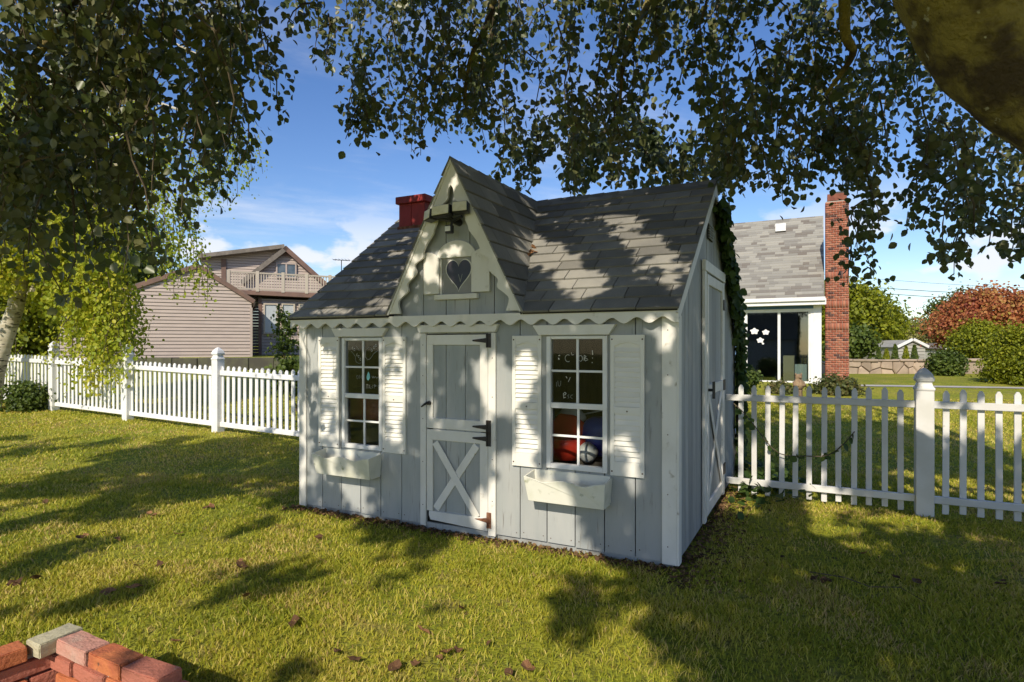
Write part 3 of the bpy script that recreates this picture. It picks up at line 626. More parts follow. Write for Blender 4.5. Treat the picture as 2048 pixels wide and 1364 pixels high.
for a, b_ in zip(np.linspace(1.1, 1.9, 6), np.linspace(1.1, 1.9, 6)[1:]): box('door_board', xo + .001, xo + .014, a + .003, b_ - .003, .2, 2.02, m_sidegray, sdr)
for a, b_ in ((1.025, 1.105), (1.895, 1.975)): box('door_stile', xo + .003, xo + .032, a, b_, .10, 2.085, m_white, sdr)
for a, b_ in ((2.0, 2.085), (1.08, 1.17), (.10, .20)): box('door_rail', xo + .003, xo + .0315, 1.106, 1.894, a, b_, m_white, sdr)
brace(sdr, (1.12, .22), (1.88, 1.07), .07, xo + .015, xo + .026, m_white, 'cross_brace', 'y'); brace(sdr, (1.12, 1.07), (1.88, .22), .07, xo + .0262, xo + .033, m_white, 'cross_brace', 'y')
for z in (.32, 1.12, 1.88): MB().box(xo + .0325, xo + .042, 1.93, 2.03, z - .05, z + .05).build('hinge', m_iron, sdr)
k = MB(); k.tube([(xo + .03, 1.06, 1.13), (xo + .075, 1.06, 1.13)], [.012, .012], 8); k.tube([(xo + .075, 1.06, 1.06), (xo + .075, 1.06, 1.20)], [.012, .012], 8); k.build('door_handle', m_black, sdr)
# floodlight under the gable peak
fl = empty('floodlight', loc(1.68, -.09, 2.50), 'three headed security floodlight with motion sensor fixed beneath the gable peak', 'floodlight', ANG)
def head(cx_, w_, rz__, dz, dy):
    e = empty_part('lamp_head', fl); e.location = (cx_, dy, dz); e.rotation_euler = (math.radians(-8), math.radians(-3), rz__)
    MB().box(-w_ / 2, w_ / 2, -.02, .05, -.042, .042).build('housing', m_black, e, .006); MB().box(-w_ / 2 + .006, w_ / 2 - .006, -.027, -.0205, -.036, .036).build('lens', m_lens, e, .003)
head(-.155, .105, math.radians(-30), .018, -.075); head(-.025, .165, 0, .035, -.10); head(.135, .125, math.radians(14), .05, -.085)
k = MB(); k.tube([(0, -.04, .0), (.02, 0, -.03), (.03, .075, -.03)], [.016, .018, .03], 10); k.tube([(.02, -.01, -.03), (.12, -.04, -.01)], [.014, .012], 8); k.tube([(.02, -.01, -.03), (-.14, -.05, .0)], [.012, .012], 8); k.build('bracket', m_black, fl)
MB().box(-.03, .03, -.05, -.005, -.13, -.065).build('sensor_case', m_black, fl, .006); MB().box(-.024, .024, -.058, -.0505, -.115, -.075).build('sensor_lens', m_vinyl, fl, .003)
k = MB(); k.tube([(0.01, -.02, -.07), (0.015, -.01, -.03)], [.01, .01], 8); k.build('sensor_arm', m_black, fl)
# things seen inside through the panes
def blob(name, c_, r, mat, label, cat, seed=0, rough_=.15, floor=None):
    bm = bmesh.new(); bmesh.ops.create_icosphere(bm, subdivisions=3, radius=1); rr = random.Random(seed); ph = [rr.uniform(0, 6) for _ in range(6)]
    for v in bm.verts:
        q = v.co; k_ = 1 + rough_ * (math.sin(3 * q.x + ph[0]) + math.sin(4 * q.y + ph[1]) + math.sin(5 * q.z + ph[2])) / 2
        v.co = Vector((q.x * r[0], q.y * r[1], q.z * r[2])) * k_
    me = bpy.data.meshes.new(name); bm.to_mesh(me); bm.free(); me.polygons.foreach_set('use_smooth', [True] * len(me.polygons))
    o = link(name, me, mat); o.location = loc(*c_); o.rotation_euler = (0, 0, ANG); return tag(o, label, cat)
box('storage_bench', 0, 1, 0, 1, 0, 1, m_inside).parent = None
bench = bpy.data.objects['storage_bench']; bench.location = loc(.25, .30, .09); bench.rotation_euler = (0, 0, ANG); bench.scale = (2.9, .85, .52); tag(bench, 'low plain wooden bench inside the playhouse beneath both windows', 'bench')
TB = .612
tr = empty('toy_slide', loc(2.47, .36, TB), 'bright red plastic toy with scooped seat behind right window panes', 'toy', ANG)
s_ = MB(); s_.lathe([(.02, 0), (.15, .0), (.17, .12), (.16, .16), (.12, .15), (.10, .06)], sides=20); s_.build('seat_shell', m_tred, tr, 0, True)
s_ = MB(); pr = [(-.16, .10), (.16, .10), (.15, .26), (.06, .33), (-.08, .34), (-.16, .24)]; s_.prism(pr, .02, .06); s_.build('backrest', m_tred, tr, .015)
MB().box(-.15, .0, -.12, -.02, .0, .10).build('foot_block', m_tred, tr, .015)
blob('white_bag', (2.46, .50, TB + .31), (.13, .07, .075), m_twhite, 'crumpled white plastic bag heaped above the red toy inside', 'bag', 3)
blob('blue_ball', (2.73, .45, TB + .17), (.16, .12, .17), m_tblue, 'glossy blue plastic toy beside the red one behind glass', 'toy', 5, .1)
blob('white_helmet', (2.68, .28, TB + .07), (.075, .08, .075), m_twhite, 'small rounded white toy in front of the blue one', 'toy', 9, .08)
k = MB(); k.tube([(0, 0, 0), (.55, .05, .13)], [.006, .006], 6); k = k.build('long_rod', m_chalk); k.location = loc(2.45, .62, TB + .30); k.rotation_euler = (0, 0, ANG); tag(k, 'thin pale rod leaning across the clutter inside right window', 'rod')
blob('red_cushion', (.45, .36, TB + .27), (.26, .1, .16), m_tpink, 'faded red vinyl cushion leaning inside the left window', 'cushion', 12, .12)
k = box('green_board', 0, .5, 0, .03, 0, .20, surf('dark_green_board', (.05, .06, .04), (.07, .07, .05), 5)); k.location = loc(.26, .22, TB); k.rotation_euler = (0, 0, ANG); tag(k, 'dark olive board standing below the red cushion inside', 'board')
# ------------------------------------------------------------------ ivy on the back rake of the right gable
iv = empty('ivy_vine', loc(WD + .04, DP, 0), 'dark green ivy climbing the rear corner and rake of the playhouse gable', 'ivy')
path = [(DP - .02, .0), (DP + .0, .5), (DP - .02, 1.0), (DP + .01, 1.45), (DP - .1, 1.72), (2.75, 2.0), (2.3, 2.34), (1.95, 2.6), (1.68, 2.82)]
P, A, Nn, S, T = [], [], [], [], []
pp = smooth(path, 14); st_ = []
for i, q in enumerate(pp):
    z = q.y; wdt = .04 + .035 * min(1, z / 1.6)
    dens = 15 if z > .9 else 8
    for j in range(dens):
        oy = RNG.normal(0, wdt); P.append(loc(WD + .05 + abs(RNG.normal(0, .03)), q.x + oy - .03, max(.02, z + RNG.normal(0, .05) - .06)) )
        A.append((RNG.normal(0, .5), RNG.normal(0, .5), -1 + RNG.normal(0, .4))); nv = UA * 1.0 + NA * -.3; Nn.append((nv.x + RNG.normal(0, .45), nv.y + RNG.normal(0, .45), .5 + RNG.normal(0, .4))); S.append(RNG.uniform(.05, .1)); T.append(RNG.uniform(0, 1))
for j in range(420):   # ground cover at the foot
    q = RNG.normal(0, 1, 2); pt = loc(WD + .15 + abs(q[0]) * .22, DP - .35 + q[1] * .45); P.append((pt.x, pt.y, G(pt.x, pt.y) + RNG.uniform(.02, .14))); A.append(RNG.normal(0, 1, 3)); Nn.append((RNG.normal(0, .4), RNG.normal(0, .4), 1)); S.append(RNG.uniform(.05, .1)); T.append(RNG.uniform(.2, 1))
# trailing vine onto the fence
for tpt in range(46):
    t_ = tpt / 45; pt = loc(WD + .1 + 1.05 * t_, 2.26 + .02 * math.sin(9 * t_), .92 - .50 * math.sin(math.pi * min(1, t_ * .85)) + .03 * math.sin(13 * t_)); st_.append(pt)
    if RNG.random() < .55 - .35 * t_: P.append(pt); A.append((RNG.normal(), RNG.normal(), -1)); Nn.append((.3, -1, .5 + RNG.normal(0, .3))); S.append(RNG.uniform(.04, .09)); T.append(RNG.uniform(.2, 1))
P = np.array([tuple(p_) for p_ in P]) - np.array(iv.location)
o = link('leaves', leaf_mesh('leaves', P, A, Nn, S, T, .5), m_ivy, iv); o['kind'] = 'stuff'
k = MB(); k.tube([loc(WD + .035, q.x, q.y - .03) - iv.location for q in pp[::3]], [.02 - .012 * i / (len(pp) / 3) for i in range(len(pp[::3]))], 6)
k.tube([q - iv.location for q in st_[::3]], [.005] * len(st_[::3]), 5); k.build('stem', m_twig, iv)
# ------------------------------------------------------------------ picket fences
PF = Vector((3.635, 5.338, 0))
def post_mesh(h_, w_):
    m = MB(); q = math.sqrt(2) / 2; r = w_ * q
    m.lathe([(r, -.1), (r, h_ - .20), (r * 1.1, h_ - .195), (r * 1.1, h_ - .175), (r * .92, h_ - .165), (r * .80, h_ - .135), (r * .80, h_ - .125), (r * 1.02, h_ - .115), (r * 1.06, h_ - .095), (r * .85, h_ - .055), (r * .42, h_ - .018), (r * .06, h_)], sides=4, rot=math.pi / 4)
    return mesh('post', m.v, m.f)
def picket_mesh(z0, z1, w_, d_):
    return mesh('picket', MB().prism([(-w_ / 2, z0), (w_ / 2, z0), (w_ / 2, z1 - .03), (w_ * .18, z1), (-w_ * .18, z1), (-w_ / 2, z1 - .03)], -d_ / 2, d_ / 2).v, MB().prism([(-w_ / 2, z0), (w_ / 2, z0), (w_ / 2, z1 - .03), (w_ * .18, z1), (-w_ * .18, z1), (-w_ / 2, z1 - .03)], -d_ / 2, d_ / 2).f)
pmR = post_mesh(1.30, .135); pmR.materials.append(m_vinylg); pkR = picket_mesh(.03, 1.11, .048, .02); pkR.materials.append(m_vinylg)
fr = empty('picket_fence', PF, 'off white picket fence with widely spaced narrow pickets running from the ivy corner', 'fence', ANG)
def fx(x):
    r = (x - CX) / F; return -((PF.x - r * PF.y) / (UA.x - r * UA.y))
for x in (0, 2.42): l = link('post', pmR, None, fr, .004); l.location = (x, 0, 0)
xs_ = [fx(q) for q in (1481, 1508, 1535, 1563, 1590, 1618, 1648, 1677, 1708, 1738, 1770, 1802, 1892, 1927, 1963, 2000, 2037)] + [.86 + .139 * i for i in range(11)]
for x in xs_:
    if abs(x - 2.42) < .1: continue
    l = link('picket', pkR, None, fr, .002); l.location = (x, .026, random.uniform(-.012, .006)); l.rotation_euler = (0, random.uniform(-.006, .006), 0)
for (a, b_) in ((-1.66, -.069), (.069, 2.35)):
    for z in (.945, .115): box('rail', a, b_, -.024, .014, z, z + .062, m_vinylg, fr, .004)
fl_ = empty('picket_fence', PF, 'bright white picket fence with close set pickets below the tan garage', 'fence', ANG)
pmL = post_mesh(1.33, .135); pmL.materials.append(m_vinyl); pkL = picket_mesh(.10, 1.03, .062, .02); pkL.materials.append(m_vinyl)
def fz(x): p_ = PF + UA * x; return G(p_.x, p_.y) + .0
pd = [-6.95, -9.26, -11.60, -13.95, -16.3]
for x in pd: l = link('post', pmL, None, fl_, .004); l.location = (x, 0, fz(x))
for a, b_ in zip(pd, pd[1:]):
    n = 18; gap = (a - b_) / (n + .25)
    for i in range(n):
        x = b_ + gap * (i + .62); l = link('picket', pkL, None, fl_, .002); l.location = (x, .026, fz(x) + random.uniform(-.012, .012)); l.rotation_euler = (0, random.uniform(-.006, .006), 0)
    za_, zb_ = fz(a), fz(b_)
    for z in (.89, .085):
        MB().poly([(b_ + .068, -.02, zb_ + z), (a - .068, -.02, za_ + z), (a - .068, -.02, za_ + z + .075), (b_ + .068, -.02, zb_ + z + .075)], (0, .035, 0)).build('rail', m_vinyl, fl_, .004)
# ------------------------------------------------------------------ brick planter corner at lower left
bp = empty('brick_planter', (-1.81, 2.40, 0), 'low wall corner of worn red bricks topped by one pale stone', 'brick wall', ANG)
def rough_brick(L_, W_, H_, seed):
    bm = bmesh.new(); bmesh.ops.create_cube(bm, size=1)
    bmesh.ops.scale(bm, vec=(L_, W_, H_), verts=bm.verts); bmesh.ops.bevel(bm, geom=bm.edges, offset=.0035, segments=2, affect='EDGES'); bmesh.ops.subdivide_edges(bm, edges=[e for e in bm.edges if e.calc_length() > .05], cuts=3, use_grid_fill=True)
    rr = random.Random(seed)
    for v in bm.verts: v.co += Vector((rr.uniform(-1, 1), rr.uniform(-1, 1), rr.uniform(-1, 1))) * .0012
    me = bpy.data.meshes.new('brick'); bm.to_mesh(me); bm.free(); return me
bi = 0
def brick(x, y, z, rz__, mi, L_=.205, W_=.094, H_=.057, nm='brick'):
    global bi; bi += 1
    l = link(nm, rough_brick(L_, W_, H_, bi), m_bricks[mi], bp); l.location = (x, y, z); l.rotation_euler = (random.uniform(-.02, .02), random.uniform(-.02, .02), rz__ + random.uniform(-.03, .03)); return l
HT = .33
for c_ in range(6):
    z = HT - .028 - c_ * .066
    offx = .105 + (.0 if c_ % 2 == 0 else -.10)
    for i in range(6 if c_ < 2 else 7):
        mi = [1, 0, 2, 2, 0, 1, 2][(i + c_ * 2) % 7] if c_ else [1, 0, 2, 2, 0, 2][i]
        brick(offx + i * .218, .045, z - (.012 * i if c_ == 0 and i > 2 else 0), 0, mi)
    for i in range(5):
        if c_ % 2 and i == 0: continue
        if c_ == 0 and i == 0: brick(-.045, .02, z + .008, math.radians(92), 3, .16); continue
        brick(-.075 - .02 * i, -.175 - (i - 1) * .218 + (.1 if c_ % 2 else 0), z, math.radians(82), [3, 0, 2, 0, 2][i] if c_ == 0 else (i + c_) % 3)
MB().box(.02, 1.5, .015, .075, -.02, HT - .045).build('mortar_core', m_mortar, bp); MB().poly([(-.18, -.9, -.02), (-.14, -.9, -.02), (-.07, -.02, -.02), (-.10, -.02, -.02)], (0, 0, HT - .03)).build('mortar_core', m_mortar, bp)
# ------------------------------------------------------------------ siding helper for the far buildings
def siding(parent, poly, y, course, mat, name='clapboard', proud=.035, back=.06):
    z0 = min(q[1] for q in poly); z1 = max(q[1] for q in poly); z = z0
    while z < z1 - .01:
        q = clip(clip(poly, 0, -1, -z), 0, 1, z + course - .014)
        if area(q) > .003:
            n = len(q); V = [(a, y - proud * (1 - (b_ - z) / course), b_) for a, b_ in q] + [(a, y + back, b_) for a, b_ in q]
            link(name, mesh(name, V, [tuple(range(n)), tuple(range(2 * n - 1, n - 1, -1))] + [(i, (i + 1) % n, n + (i + 1) % n, n + i) for i in range(n)]), mat, parent)
        z += course
def P2(x, y, Y): v = at(x, y, Y); return (v.x, v.z)
class Frame:                              # a wall squarely facing the yard from pixel column px at depth Y
    def __init__(s, px, Y):
        s.C = Vector(((px - CX) / F * Y, Y)); s.v = s.C.normalized(); s.r = Vector((s.v.y, -s.v.x)); s.ang = math.atan2(s.r.y, s.r.x)
    def __call__(s, x, y, dy=0):
        d = Vector(((x - CX) / F, 1)); q = s.C + s.v * dy; t_ = q.dot(s.v) / d.dot(s.v); p_ = d * t_; return ((p_ - s.C).dot(s.r), H + (HY - y) / F * t_)
P2w = P2
def strip(parent, p, q, wd, y0, y1, mat, name):
    p, q = Vector(p), Vector(q); d = (q - p).normalized(); n_ = Vector((-d.y, d.x)) * wd
    MB().prism([tuple(p), tuple(q), tuple(q + n_), tuple(p + n_)], y0, y1).build(name, mat, parent)
# garage
P2 = Frame(503, 24.5); YG = 0.0
ga = empty('garage', (P2.C.x, P2.C.y, 0), 'tan clapboard garage gable with brown rake trim behind the white fence', 'garage', P2.ang)
gpoly = [P2(120, 722, YG), P2(503, 722, YG), P2(503, 604, YG), P2(395, 536, YG), P2(120, 628, YG)]
siding(ga, gpoly, YG, .135, m_tan)
MB().prism([P2(122, 720, YG), P2(502, 720, YG), P2(502, 605, YG), P2(395, 538, YG), P2(122, 629, YG)], YG + .08, YG + 7).build('wall', m_tan, ga)
strip(ga, P2(506, 607, YG), P2(395, 537, YG), -.16, YG - .12, YG + 7.1, m_browntrim, 'roof_slope'); strip(ga, P2(395, 537, YG), P2(110, 633, YG), -.16, YG - .12, YG + 7.1, m_browntrim, 'roof_slope')
strip(ga, P2(508, 604, YG), P2(395, 532, YG), -.10, YG - .05, YG + 7.2, m_roofbrown, 'roof_cover'); strip(ga, P2(395, 532, YG), P2(108, 628, YG), -.10, YG - .05, YG + 7.2, m_roofbrown, 'roof_cover')
MB().box(P2(500, 0, YG)[0], P2(505, 0, YG)[0], YG - .04, YG + .1, P2(0, 722, YG)[1], P2(0, 604, YG)[1]).build('corner_board', m_tan, ga)
rw = empty('shaded_band_wall', (0, 0, 0), 'mossy block strip coloured dark for the shaded band under the garage', 'wall')
m_rw = surf('shade_dark_mossy_block', (.07, .065, .05), (.10, .10, .06), 2, rough=.9)  # block colour kept dark to stand in for the shadowed band below the garage
for i in range(12):
    xa = P2w(100, 0, 22.8)[0] + i * .95; MB().box(xa, xa + .93, 22.5 + random.uniform(0, .05), 23.1, .3, 1.02 + random.uniform(-.03, .02)).build('block', m_rw, rw, .02)
# neighbour's house
P2 = Frame(575, 31); YH = 0.0
nh = empty('neighbour_house', (P2.C.x, P2.C.y, 0), 'two storey tan sided house with brown trim and a railed balcony over bay', 'house', P2.ang)
gp = [P2(486, 600, YH), P2(668, 600, YH), P2(650, 566, YH), P2(572, 500, YH), P2(490, 562, YH)]
siding(nh, gp, YH, .14, m_tan)
MB().prism([P2(487, 599, YH), P2(667, 599, YH), P2(648, 567, YH), P2(572, 502, YH), P2(492, 563, YH)], YH + .08, YH + 8).build('wall', m_tan, nh)
strip(nh, P2(660, 572, YH), P2(572, 493, YH), .22, YH - .35, YH + 8, m_browntrim, 'roof_slope'); strip(nh, P2(572, 493, YH), P2(480, 563, YH), .22, YH - .35, YH + 8, m_roofbrown, 'roof_slope')
wp = [P2(405, 600, YH + 1.5), P2(545, 600, YH + 1.5), P2(560, 500, YH + 1.5), P2(405, 518, YH + 1.5)]
siding(nh, wp, YH + 1.5, .14, m_tan); MB().prism(wp, YH + 1.6, YH + 8).build('wall', m_tan, nh)
strip(nh, P2(570, 498, YH + 1.3), P2(398, 518, YH + 1.3), -.2, YH + .9, YH + 8.2, m_roofbrown, 'roof_slope')
strip(nh, P2(452, 600, YH + 1.4), P2(452, 518, YH + 1.4), .22, YH + 1.38, YH + 1.46, m_browntrim, 'trim_board')
def fwin(parent, x0, y0, x1, y1, Y, mf, mp, split=True):
    a, b_ = P2(x0, y1, Y); c_, d_ = P2(x1, y0, Y); w_ = MB(); t_ = .07
    for r in ((a, a + t_, b_, d_), (c_ - t_, c_, b_, d_), (a + t_, c_ - t_, b_, b_ + t_), (a + t_, c_ - t_, d_ - t_, d_)): w_.box(r[0], r[1], Y - .10, Y + .03, r[2], r[3])
    if split: w_.box((a + c_) / 2 - .04, (a + c_) / 2 + .04, Y - .09, Y + .03, b_ + t_, d_ - t_)
    wn = w_.build('window', mf, parent); MB().box(a + t_, c_ - t_, Y - .05, Y - .03, b_ + t_, d_ - t_).build('pane', mp, wn)
fwin(nh, 552, 527, 593, 556, YH - .02, m_tan, m_pane)
gt = [P2(556, 512, YH), P2(589, 514, YH), P2(572, 500, YH)]; MB().prism(gt, YH - .06, YH - .025).build('gable_trim', m_browntrim, nh)
# lower bay with deck
YB = -2.5
bp_ = [P2(518, 725, YB), P2(720, 725, YB), P2(720, 605, YB), P2(518, 597, YB)]
siding(nh, bp_, YB, .14, m_tan); MB().prism(bp_, YB + .08, YB + 3).build('wall', m_tan, nh)
strip(nh, P2(517, 722, YB), P2(517, 595, YB), -.14, YB - .05, YB + .05, m_browntrim, 'trim_board')
for (a, b_) in ((527, 556), (563, 590), (597, 616), (626, 655)): fwin(nh, a, 607, b_, 668, YB - .02, m_cream, m_curtain, False)
MB().prism([P2(455, 587, YB - .4), P2(720, 600, YB - .4), P2(720, 590, YB - .4), P2(455, 579, YB - .4)], YB - .45, YB + 3.2).build('deck_edge', m_browntrim, nh)
wl = [P2(440, 722, YB + .8), P2(517, 722, YB + .8), P2(517, 588, YB + .8), P2(440, 588, YB + .8)]; siding(nh, wl, YB + .8, .14, m_tan)
rl_ = empty_part('railing', nh)
def rp(x, y): return P2(x, y, YB - .4)
for x in (457, 515, 566, 613, 660): 
    t_ = (x - 455) / 265; yb_ = 580 + 11 * t_; a = rp(x, yb_)
    MB().box(a[0] - .07, a[0] + .07, YB - .48, YB - .34, a[1] - .02, a[1] + .92).build('rail_post', m_cream, rl_)
x = 460
while x < 720:
    t_ = (x - 455) / 265; yb_ = 580 + 11 * t_; a = rp(x, yb_)
    MB().box(a[0] - .022, a[0] + .022, YB - .43, YB - .39, a[1] + .06, a[1] + .80).build('baluster', m_cream, rl_); x += 5.2
for dz in (.05, .80): p0, p1 = rp(456, 580), rp(720, 591); MB().prism([(p0[0], p0[1] + dz), (p1[0], p1[1] + dz), (p1[0], p1[1] + dz + .07), (p0[0], p0[1] + dz + .07)], YB - .46, YB - .36).build('handrail', m_cream, rl_)
P2 = P2w
k = MB(); a = at(683, 520, 40); k.tube([a + Vector((0, 0, -2.5)), a], [.03, .03], 5); k.tube([a + Vector((-.55, 0, .02)), a + Vector((.55, 0, -.05))], [.025, .025], 5)
for q in (-.5, -.3, -.1, .1, .3, .5): k.tube([a + Vector((q, -.35, .02)), a + Vector((q, .35, .02))], [.012, .012], 4)
tag(k.build('television_antenna', m_black), 'thin television antenna mast rising beyond the playhouse roof', 'antenna')
# ------------------------------------------------------------------ blue house
CB = Vector((8.15, 16.0, .45))
bh = empty('blue_house', CB, 'blue clapboard house with gray shingle roof white trim and sliding glass door', 'house', ANG)
zb = -.10
x = 0
for (a, b_, c_, d_) in ((-7, -1.93, .0, 2.10), (-1.93, -.16, 2.02, 2.10)):
    siding(bh, [(a, c_), (b_, c_), (b_, d_), (a, d_)], 0, .105, m_house, 'clapboard', .018, .05)
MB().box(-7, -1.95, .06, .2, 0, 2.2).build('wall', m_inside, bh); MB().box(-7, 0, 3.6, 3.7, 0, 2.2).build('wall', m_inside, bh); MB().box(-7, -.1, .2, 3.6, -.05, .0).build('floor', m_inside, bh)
MB().poly([(-.1, .0, 0), (-.1, 7, 0), (-.1, 7, 2.2), (-.1, 3.5, 4.6), (-.1, 0, 2.15)], (.1, 0, 0)).build('gable_wall', m_house, bh)
for i in range(24):
    MB().box(-6 + i * .25, -6 + i * .25 + .245, -.03 + .006 * random.random(), .05, -.45, -.02).build('foundation_brick', m_brickc, bh)
box('corner_board', -.16, .03, -.06, .0, -.02, 2.1, m_vinyl, bh); 
box('fascia', -7, .14, -.34, -.30, 2.10, 2.26, m_vinyl, bh); box('gutter', -7, .12, -.40, -.345, 2.20, 2.30, m_vinyl, bh); box('soffit', -7, .12, -.295, .0, 2.105, 2.125, m_vinyl, bh)
KB = .72
def rb(a, s): return Vector((a, -.36 + s, 2.30 + KB * s))
MB().poly([rb(-7, 0), rb(.08, 0), rb(.08, 3.95), rb(-7, 3.95)], (0, .02, -.05)).build('roof_deck', m_shgray, bh)
MB().poly([rb(-7, 3.95), rb(.08, 3.95), (.08, 7.4, 2.3), (-7, 7.4, 2.3)], (0, 0, -.05)).build('roof_back', m_shgray, bh)
V, Fq, T = [], [], []; s = 0; row = 0; nn = Vector((0, -KB, 1)).normalized()
m_shvar = foliage('variegated_shingle', [(.17, .15, .13), (.215, .205, .185), (.28, .27, .24), (.33, .315, .275)], .9, 0.0, .15)
while s < 3.93:
    a = -7 - RNG.random() * .5
    while a < .1:
        L_ = RNG.choice((.17, .25, .36, .5)); h_ = .006 + .006 * RNG.random(); n0 = len(V)
        q = [rb(min(a, .1), s) + nn * h_ * 1.6, rb(min(a + L_ - .006, .1), s) + nn * h_ * 1.6, rb(min(a + L_ - .006, .1), min(3.95, s + .125)) + nn * h_ * .3, rb(min(a, .1), min(3.95, s + .125)) + nn * h_ * .3]
        q += [rb(min(a + L_ - .006, .1), s) - nn * .004, rb(min(a, .1), s) - nn * .004]
        V += [tuple(v) for v in q]; Fq += [(n0, n0 + 1, n0 + 2, n0 + 3), (n0, n0 + 5, n0 + 4, n0 + 1)]; T += [RNG.random() ** .9] * 6; a += L_
    s += .118
o = link('shingles', npmesh('shingles', V, Fq, T), m_shvar, bh); o['kind'] = 'stuff'
box('roof_vent', -1.25, -.95, 2.75, 3.0, 4.62, 4.86, m_vinyl, bh)
# sliding door
sg = empty_part('sliding_door', bh)
X0, X1, ZB, ZT = -1.93, -.16, -.02, 2.02
for r in ((X0, X0 + .07, ZB, ZT), (X1 - .07, X1, ZB, ZT), (X0 + .07, X1 - .07, ZT - .08, ZT), (X0 + .07, X1 - .07, ZB, ZB + .10)): box('door_frame', r[0], r[1], -.05, .05, r[2], r[3], m_vinyl, sg)
box('threshold', X0 - .1, .02, -.10, -.061, -.12, -.022, m_vinyl, sg)
xm = -.98
for r in ((X0 + .07, X0 + .13), (xm - .05, xm + .02), (X1 - .12, X1 - .07)): box('door_stile', r[0], r[1], -.03, .02, ZB + .10, ZT - .08, m_vinyl, sg)
for a, b_ in ((X0 + .13, xm - .05), (xm + .02, X1 - .12)): MB().box(a, b_, -.008, .0, ZB + .10, ZT - .08).build('pane', m_glassb, sg)
for (a, z, r) in ((-1.62, 1.43, .1), (-1.33, 1.40, .085), (-1.47, 1.18, .085), (-1.40, 1.09, .03)):
    f_ = MB(); pts = [(a + r * (1 + .18 * math.sin(5 * q)) * math.cos(q), z + r * .8 * (1 + .18 * math.sin(5 * q)) * math.sin(q)) for q in np.linspace(0, 2 * math.pi, 25)[:-1]]; f_.prism(pts, -.0125, -.0085); f_.build('window_cling', m_vinyl, sg)
k = box('cabinet', -.62, -.32, .35, .7, 0, .52, surf('pale_cabinet', (.5, .56, .52), None, bump=0)); k.parent = None; k.location = CB; k.rotation_euler = (0, 0, ANG); tag(k, 'small pale cabinet standing inside the sliding glass door', 'cabinet')
k = box('sofa_arm', -.92, -.64, .5, 1.2, 0, .75, surf('tan_cushion', (.42, .36, .2), None, bump=.1)); k.location = CB; k.rotation_euler = (0, 0, ANG); tag(k, 'tan upholstered chair back inside behind the glass door', 'chair')
k = box('curtain', -.30, -.2, .10, .14, .05, 1.9, surf('sage_curtain', (.25, .33, .24), None, bump=0)); k.location = CB; k.rotation_euler = (0, 0, ANG); tag(k, 'narrow sage curtain hanging beside the sliding door', 'curtain')
# brick chimney of the blue house
bc = empty('brick_chimney', CB + UA * .12 + NA * .25 + Vector((0, 0, -.1)), 'tall red brick chimney at the end of the blue house', 'chimney', ANG)
cwid, cdep, chh = .56, .55, 5.0
MB().box(.012, cwid - .012, .012, cdep - .012, -.3, chh - .02).build('mortar_core', m_mortar, bc)
V, Fq, T = [], [], []
m_brvar = foliage('chimney_brick', [(.12, .06, .05), (.30, .10, .06), (.36, .13, .08), (.42, .18, .11)], .85, 0., .2)
z = -.25; row = 0
def bbx(x0, x1, y0, y1, z0, z1, tv):
    n0 = len(V); V.extend([(x, y, zz) for zz in (z0, z1) for y in (y0, y1) for x in (x0, x1)])
    Fq.extend([tuple(n0 + i for i in q) for q in ((0, 1, 3, 2), (4, 6, 7, 5), (0, 4, 5, 1), (2, 3, 7, 6), (0, 2, 6, 4), (1, 5, 7, 3))]); T.extend([tv] * 8)
while z < chh - .08:
    soldier = abs(z - 2.15) < .04 or abs(z - 1.55) < .04 or abs(z - 2.9) < .04
    hgt = .19 if soldier else .058; wd_ = .068 if soldier else .135; pr_ = .014 if soldier else 0
    x = -(.067 if row % 2 else 0)
    while x < cwid - .01:
        a, b_ = max(0, x) + .004, min(cwid, x + wd_) - .004; tv = .0 if RNG.random() < .09 else RNG.uniform(.25, 1)
        if b_ - a > .01: bbx(a, b_, -pr_, .05, z, z + hgt - .009, tv); bbx(a, b_, cdep - .05, cdep, z, z + hgt - .009, tv)
        x += wd_
    y = .05
    while y < cdep - .05:
        a, b_ = y + .004, min(cdep - .05, y + wd_) - .004; tv = RNG.uniform(.25, 1)
        if b_ - a > .01: bbx(0, .05, a, b_, z, z + hgt - .009, tv); bbx(cwid - .05, cwid, a, b_, z, z + hgt - .009, tv)
        y += wd_
    z += hgt; row += 1
o = link('bricks', npmesh('bricks', V, Fq, T), m_brvar, bc); o['kind'] = 'stuff'
box('cap', .05, cwid - .05, .05, cdep - .05, chh, chh + .18, m_brickc, bc); box('flue_cover', .12, cwid - .02, .1, cdep - .1, chh + .181, chh + .24, m_iron, bc)
